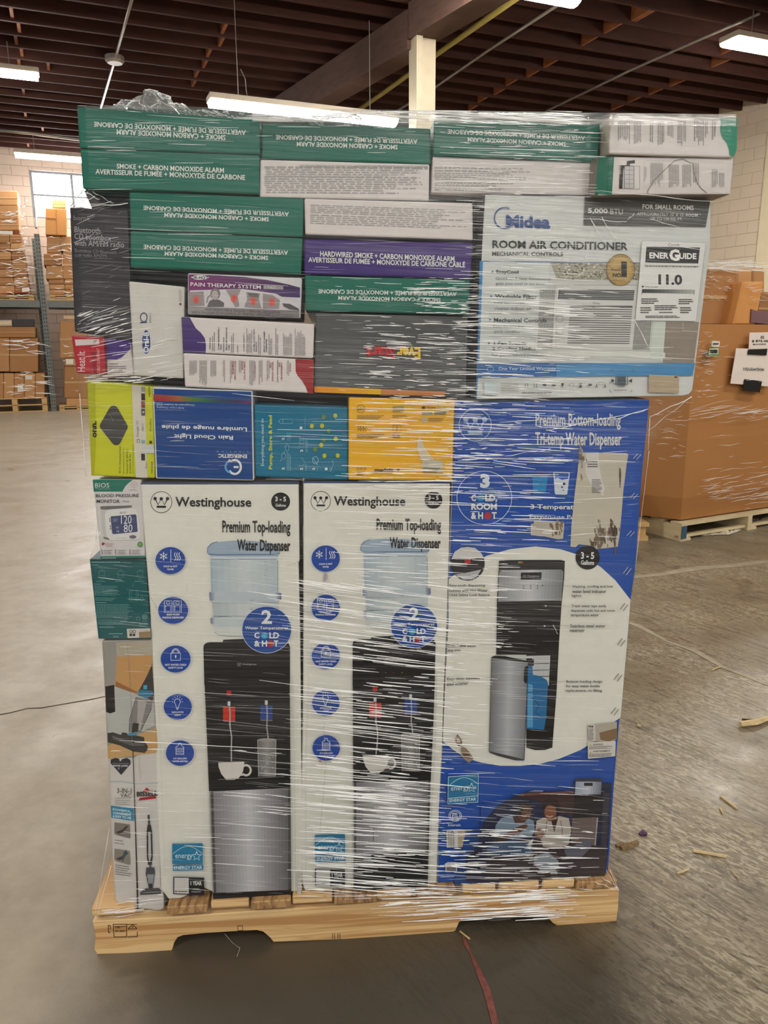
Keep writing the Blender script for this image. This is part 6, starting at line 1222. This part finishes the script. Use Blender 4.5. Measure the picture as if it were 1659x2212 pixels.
# (x0,x1,y0,y1, bright n, faint n, length range, slope, slope spread, width range)
REG=[(940,1300,252,425,115,110,(15,110),.03,.03,(.8,2.4)),
 (560,930,262,330,10,40,(30,150),.03,.02,(.8,1.4)),
 (540,860,241,262,26,26,(60,260),.02,.02,(1.2,2.6)),
 (850,1300,238,262,40,30,(40,160),.02,.03,(1.0,2.6)),
 (170,560,238,330,14,40,(40,200),.03,.05,(.7,1.5)),
 (180,560,330,420,2,26,(40,200),.0,.05,(.7,1.3)),
 (280,655,420,590,6,70,(40,220),.03,.06,(.7,1.3)),
 (150,280,450,690,8,50,(20,90),-.3,.25,(.7,1.3)),
 (155,282,676,722,26,26,(20,110),-.3,.15,(1,3.0)),
 (186,400,706,826,26,30,(20,140),-.16,.10,(.9,2.2)),
 (186,330,812,830,16,10,(30,120),-.02,.05,(1.2,2.6)),
 (660,1020,430,600,6,40,(30,160),.02,.04,(.7,1.3)),
 (880,1040,600,680,60,40,(15,80),.02,.05,(.9,2.6)),
 (680,880,600,850,16,60,(20,120),.03,.04,(.8,1.5)),
 (780,1020,690,858,120,90,(14,90),.04,.06,(.9,2.4)),
 (1000,1270,430,600,60,60,(20,120),.04,.06,(.8,2.0)),
 (1010,1270,600,858,150,110,(20,150),.05,.06,(.9,2.4)),
 (1270,1500,600,858,8,50,(30,160),.05,.06,(.7,1.4)),
 (1270,1530,430,600,8,40,(20,120),.15,.25,(.7,1.4)),
 (400,660,590,850,6,60,(30,160),.04,.08,(.7,1.2)),
 (190,560,826,1036,4,70,(30,160),.02,.04,(.7,1.2)),
 (548,760,860,1040,6,40,(40,180),.02,.03,(.7,1.2)),
 (752,1000,860,1040,70,50,(30,180),.03,.04,(1.0,2.4)),
 (960,1240,866,1010,100,80,(15,120),.02,.10,(.9,2.2)),
 (960,1220,1000,1180,50,60,(25,160),.04,.04,(.9,2.0)),
 (1200,1400,870,1180,8,60,(30,160),-.02,.12,(.7,1.4)),
 (700,975,1036,1060,24,10,(20,120),.02,.02,(.9,2.0)),
 (720,975,1060,1270,44,60,(30,180),.04,.03,(.9,2.0)),
 (650,975,1250,1420,90,90,(40,230),.12,.05,(.9,2.2)),
 (540,780,1240,1400,20,40,(40,200),.16,.04,(.8,1.6)),
 (640,975,1420,1700,110,110,(40,260),.10,.05,(.9,2.4)),
 (500,660,1620,1760,14,40,(30,160),.09,.05,(.8,1.8)),
 (650,950,1690,1930,130,110,(30,240),.07,.05,(1.0,2.8)),
 (310,660,1060,1640,4,170,(60,300),.07,.06,(.6,1.3)),
 (330,660,1700,1930,10,100,(40,200),.04,.06,(.7,1.4)),
 (940,1120,1190,1400,70,50,(15,120),.05,.04,(.9,2.0)),
 (930,1060,1400,1640,30,40,(20,120),.05,.04,(.8,1.8)),
 (1060,1330,1240,1640,0,150,(40,200),.06,.03,(.6,1.2)),
 (950,1320,1640,1800,16,80,(30,160),.06,.08,(.8,1.6)),
 (940,1290,1790,1930,120,80,(20,140),.02,.07,(.9,2.4)),
 (820,1240,1925,1992,90,50,(40,200),-.05,.04,(1.0,2.8)),
 (650,960,1900,1945,30,30,(20,120),.02,.03,(.9,2.0)),
 (205,345,1940,1985,16,24,(30,130),-.10,.08,(.8,1.8)),
 (212,360,1385,1600,3,34,(30,120),.03,.05,(.7,1.3)),
 (232,350,1600,1950,10,60,(15,100),.02,.12,(.8,1.8)),
 (196,330,1207,1382,3,24,(30,120),.10,.05,(.7,1.2)),
 (1320,1580,250,425,3,20,(20,90),.05,.4,(.7,1.4))]
for (x0,x1,y0,y1,nb,nf,lr,sl,ss,wr_) in REG:
    nf=int(nf*.5)
    for i in range(nb+nf):
        y=R_.uniform(y0,y1); ln=R_.uniform(*lr)*(R_.random()**.6); ln=max(ln,lr[0]*.8); x=R_.uniform(x0-ln*.25,x1-ln*.7)
        crease(x,y,ln,R_.gauss(sl,ss*.5),R_.uniform(*wr_)*(1 if i<nb else 1.3),crB if i<nb else crD,.6)
# long through-going strings of film
for y,x0,x1,sl in [(1254,650,1000,.13),(1275,640,1000,.13),(1300,630,1010,.14),(1330,600,1010,.12),(1352,610,1000,.13),(1400,640,980,.12),(1468,560,980,.13),(1508,640,1000,.12),(1560,650,990,.13),(1572,650,900,.13),(1598,230,640,.05),(1668,560,960,.09),(1700,650,960,.10),(1728,640,960,.12),(1745,640,960,.11),(1770,650,960,.06),(1828,650,1000,.06),(1860,650,1000,.07),(1898,640,1000,.05),(1915,660,1100,.01),(1942,820,1340,-.02),(1962,800,1250,-.06),(1946,860,1200,-.04),(318,950,1290,.02),(330,950,1290,.03),(392,940,1290,.02),(404,940,1290,.01),(880,760,1240,.02),(940,760,1240,.02),(980,760,1200,.03),(1020,760,1230,.02),(1055,720,1200,.04),(1086,800,1180,.03),(700,900,1290,.03),(736,900,1280,.05),(650,900,1280,.04),(620,900,1270,.02),(1100,660,970,.04),(1188,1000,1140,.06)]:
    crease(x0,y,x1-x0,sl,1.5,crB,1.6)
# wrap stretched over the hollows left and right, and hand-placed folds
for (xa,ya,xb,yb,w_) in [(150,447,180,410,2),(152,446,205,425,2),(156,449,240,436,1.6),(158,446,190,416,1.4),(165,448,276,440,1.6),(180,412,215,432,1.5),(200,414,245,440,1.2),
   (1404,900,1494,858,1.8),(1400,930,1480,868,1.2),(1330,905,1400,884,1.6),(1180,930,1395,886,1.6),(1090,985,1190,970,1.4),(1400,972,1404,900,1.2),(1372,1228,1402,975,1.2),(1298,412,1540,436,1.4),
   (240,1870,206,1990,1.4),(236,1790,204,1985,1.2),(1318,1880,1337,1926,1.6),(1300,1895,1336,1920,2),(1310,1880,1330,1915,1.4),(1285,1905,1330,1922,1.4),
   (172,850,186,1030,1.3),(206,1100,208,1165,1.3),(196,1200,216,1150,1.4),(1275,470,1300,520,1.6),(1370,690,1404,756,1.6),(1280,500,1262,560,1.2),(1330,520,1300,470,1.2),(1240,470,1350,480,1.4),(1350,480,1370,462,1.6),
   (1195,1350,1205,1370,1.4)]:
    L0=math.hypot(xb-xa,yb-ya); n=6; pts=[]
    for i in range(n+1): t=i/n; x=xa+(xb-xa)*t; y=ya+(yb-ya)*t+1.5*math.sin(i*1.7); pts.append(FRONT.at(x,y,film_off(x,y)+.003))
    crB.tube(pts,[w_*.00045*(.5+R_.random()) for _ in pts],4)
for mb,mt in ((crB,CR1),(crD,CR2)):
    o=mesh_obj('film_crease',mb.v,mb.f,mt,film,smooth=True); o['kind']='stuff'
# extra gathered film along the top front edge
vs=[];fs=[];NB=80
for i in range(NB+1):
    x=545+(1590-545)*i/NB
    for j in range(4):
        y=237+(x-545)*.010+j*8.5; vs.append(FRONT.at(x,y,film_off(x,y)+.004+.004*noise.noise(Vector((i*.6,j*.9,2)))))
for i in range(NB):
    for j in range(3): k=i*4+j; fs.append((k,k+1,k+5,k+4))
mesh_obj('film_fold',vs,fs,film_mat('gathered film',.08,.2,.3,bump=.8,zs=170),film,smooth=True)
# film folds over the bulk bin and its heap
gc=MB(); Rg=random.Random(5)
def gfold(x,y,ln,sl,wd,off):
    n=max(2,int(ln/18)); k=len(gc.v); ph=Rg.random()*6
    for i in range(n+1):
        t=i/n; px=x+ln*t; py=y+sl*ln*t+1.5*math.sin(ph+t*5); w_=wd*.5*math.sin(math.pi*(.08+.84*t))
        if px>1700: break
        gc.v+=[GB.at(px,py-w_,off),GB.at(px,py,off+.002),GB.at(px,py+w_,off)]
    m=(len(gc.v)-k)//3
    for i in range(m-1): a=k+3*i; gc.f+=[(a,a+1,a+4,a+3),(a+1,a+2,a+5,a+4)]; gc.c+=[None,None]
for (x0,x1,y0,y1,n_,lr,sl,ss,wr_,off) in [(1496,1659,715,1100,34,(8,60),-.12,.1,(.7,1.6),.075),(1500,1535,716,860,46,(6,26),-.04,.1,(.8,1.8),.075),(1480,1659,880,915,26,(12,90),-.14,.08,(.8,2.0),.075),(1500,1659,1030,1085,44,(10,60),-.17,.06,(.8,1.8),.075),(1410,1480,850,1000,30,(8,40),.05,.2,(.8,1.6),.09),(1505,1592,590,660,50,(4,20),.1,.4,(.8,1.8),-.13),(1500,1659,562,584,50,(10,60),.05,.2,(1,3),-.13),(1610,1659,610,650,16,(8,30),.1,.3,(.8,1.8),-.02)]:
    for i in range(n_): gfold(Rg.uniform(x0,x1),Rg.uniform(y0,y1),Rg.uniform(*lr),Rg.gauss(sl,ss*.5),Rg.uniform(*wr_),off)
binfilm=empty('stretch_wrap',g0+gn*.08,'clear film folds stretched round the bulk carton bin and the cartons heaped on it','wrap')
mesh_obj('film_crease',gc.v,gc.f,CR3,binfilm,smooth=True)['kind']='stuff'
gc=MB(); GB_=GB; GB=PK
for (x0,x1,y0,y1,n_,lr,wr_) in [(0,38,455,480,10,(8,26),(1.2,3.0)),(0,60,505,640,50,(6,30),(.9,2.2)),(38,56,430,525,16,(3,10),(2,5)),(98,158,510,640,34,(6,30),(.9,2.2)),(0,90,735,760,14,(10,60),(1,2.5)),(0,95,800,860,24,(8,50),(.9,2)),(132,165,700,860,12,(6,20),(.9,1.6))]:
    for i in range(n_): gfold(Rg.uniform(x0,x1),Rg.uniform(y0,y1),Rg.uniform(*lr),Rg.gauss(0,.12),Rg.uniform(*wr_),.06)
GB=GB_
rackfilm=empty('stretch_wrap',PK.at(60,652,.06),'shiny film folds over the carton stacks standing on the rack','wrap')
mesh_obj('film_crease',gc.v,gc.f,CR1,rackfilm,smooth=True)['kind']='stuff'
# loose grey film trailing on the floor by the bin pallet
vs=[];fs=[]
tr=[(1515,1152),(1540,1150),(1575,1149),(1600,1140),(1606,1128),(1640,1124),(1675,1116)]
for i in range(37):
    t=i/36*(len(tr)-1); a=int(min(t,len(tr)-2)); u=t-a; x=tr[a][0]*(1-u)+tr[a+1][0]*u; y=tr[a][1]*(1-u)+tr[a+1][1]*u
    for j in range(6):
        p=hz(x,y-4+j*2.2,0); p.z=.004+.035*abs(noise.noise(Vector((i*.5,j*.8,7))))*(1 if 0<j<5 else .1); vs.append(p)
for i in range(36):
    for j in range(5): k=i*6+j; fs.append((k,k+1,k+7,k+6))
tag(mesh_obj('loose_film',vs,fs,plain('grey film',(206,196,180),.3),None,smooth=False),'loose whitish film trailing on the floor in front of the bulk bin pallet','wrap')
# ---------------------------------------------------------------- floor litter
LIT=plain('splinter',(206,182,136),.7,noise_amt=.25,scale=40); DARKL=plain('bark',(70,52,38),.8,noise_amt=.3,scale=40)
def f8(x,y): return (1300+x/2.045,1130+y/2.043)
def splinter(pts,wd,label,mat=LIT,name='wood_splinter',h=.005):
    m_=MB(); P=[hz(*q,h*.5+.0012) for q in pts]; m_.tube(P,[wd*(.5+.5*R_.random()) for _ in P],5); o=m_.build(name,mat); 
    for v in o.data.vertices: v.co.z=max(.0006,v.co.z)
    return tag(o,label,'splinter',None)
splinter([f8(525,1205),f8(560,1232),f8(596,1258)],.005,'slanted pale wood splinter on the floor, right, above the long one')
splinter([f8(404,1446),f8(470,1458),f8(552,1472)],.006,'longest straight pale splinter lying on the floor at right')
splinter([f8(522,1256),f8(536,1282)],.004,'tiny pale chip just below the slanted splinter at right')
splinter([f8(332,1546),f8(360,1536),f8(382,1526)],.003,'thin short splinter left of the dark scratch at right')
splinter([f8(570,1530),f8(588,1548),f8(606,1568)],.002,'hair-thin splinter right of the short pale one')
splinter([f8(487,650),f8(505,640),f8(524,634)],.005,'pale splinter on the bright patch of floor at right')
splinter([f8(158,892),f8(172,898)],.007,'small white chip on the bare floor beside the blue box')
splinter([T(625,432),T(650,452),T(680,476)],.003,'pale splinter under the notch of the pallet front')
splinter([S(817,447),S(860,497),S(905,530),S(888,578)],.0009,'thin white film thread on the floor under the left notch',plain('thread',(206,200,190),.4),'film_thread')
splinter([f8(612,888),f8(680,880),f8(734,862),f8(760,856)],.014,'pale splintered stick cut off by the right edge of the photo',LIT,'wood_splinter',.02)
splinter([f8(620,866),f8(700,872),f8(760,868)],.006,'dark bark strip along the stick at the right edge',DARKL,'wood_splinter',.01)
m_=MB(); 
for i,(x,y) in enumerate([(70,1436),(90,1448),(112,1442),(134,1432),(104,1438)]):
    p=hz(*f8(x,y),0); m_.obox(p+Vector((0,0,.001)),Vector((.022,.008,.002)),Vector((-.004,.009,0)),Vector((0,.002,.005+.003*(i%2))))
tag(m_.build('bark_fragment',plain('bark pale',(132,108,76),.8,noise_amt=.5,scale=90)),'dark curled bark fragment with a pale edge on the floor beside the pallet','debris')['kind']='stuff'
p=hz(*f8(168,1378),0); m_=MB(); m_.tube([p+Vector((0,0,.002)),p+Vector((.01,.004,.006)),p+Vector((.02,0,.003))],[.006,.009,.005],6); tag(m_.build('purple_scrap',plain('purple scrap',(84,50,90),.5)),'small crumpled purple scrap on the floor right of the pallet','debris')
# orange tag hanging under the pallet
f=[FRONT.at(*T(*q),-.05) for q in [(1094,345),(1130,345),(1160,385),(1188,404),(1150,412),(1102,414)]]
m_=MB(); m_.prism(f,[v+BK*.003 for v in f]); og=empty('orange_tag',f[0],'bright orange tag hanging in the right notch of the pallet','tag'); m_.build('tag_sheet',plain('orange tag',(236,84,30),.5,noise_amt=.05),og)
f=[FRONT.at(*T(*q),-.049) for q in [(1122,372),(1134,372),(1140,402),(1128,402)]]; m_=MB(); m_.prism(f,[v+BK*.0008 for v in f]); m_.build('black_mark',INK,og)
# stamps on the stringer
def st_line(pts,w_,K=S):
    m_=MB()
    for a,b in zip(pts,pts[1:]):
        A=FRONT.at(*K(*a),.0006);B=FRONT.at(*K(*b),.0006); d=(B-A); n_=d.cross(NY).normalized()*w_*.5
        m_.prism([A-n_,B-n_,B+n_,A+n_],[A-n_-NY*.0004,B-n_-NY*.0004,B+n_-NY*.0004,A+n_-NY*.0004])
    return m_
SK=plain('stamp ink',(44,34,28),.7,noise_amt=.3,scale=90)
stm=MB()
for pts in ([(172,392),(250,392),(250,466),(178,466),(172,392)],[(144,398),(146,442),(156,440)],[(144,398),(156,402),(156,420)],[(250,394),(310,392)],[(256,466),(312,464),(312,436)],[(258,420),(284,394),(310,418),(258,420)],[(284,402),(284,414)],[(178,406),(246,404)]):
    q=st_line(pts,.0014); stm.add(q.v,q.f)
q=st_line([(892,402),(920,400),(922,428),(894,430),(892,402)],.001); stm.add(q.v,q.f)
for x in (1440,1452,1472,1484):
    q=st_line([(x,446),(x,478)],.0012); stm.add(q.v,q.f)
o=mesh_obj('inspection_stamp',stm.v,stm.f,SK,pal)
for t,q in (('US -',(184,404,228,416)),('07-3391',(184,426,242,438))):
    vs_,fs_=glyphs(t,.03,1); V=[FRONT.at(*S(q[0]+(q[2]-q[0])*u,q[3]-(q[3]-q[1])*v),.0008) for u,v in vs_]; mesh_obj('inspection_stamp',V,fs_,SK,pal)
# lettering on the paper signs of the bulk bin
def sign_text(t,x0,y0,x1,y1,sk,par,off=.0595,bold=.02):
    vs_,fs_=glyphs(t,bold,1); V=[GB.at(*G7(x0+(x1-x0)*u,y1+sk*u-(y1-y0)*v),off) for u,v in vs_]; mesh_obj('printed_text',V,fs_,INK,par)
sign_text('LIQUIDATION',714,928,854,950,6,sg); sign_text('02',832,712,856,732,1,sp); sign_text('$ 875.00',772,740,884,758,0,sp); sign_text('BOOKS',780,766,868,776,-2,sp)
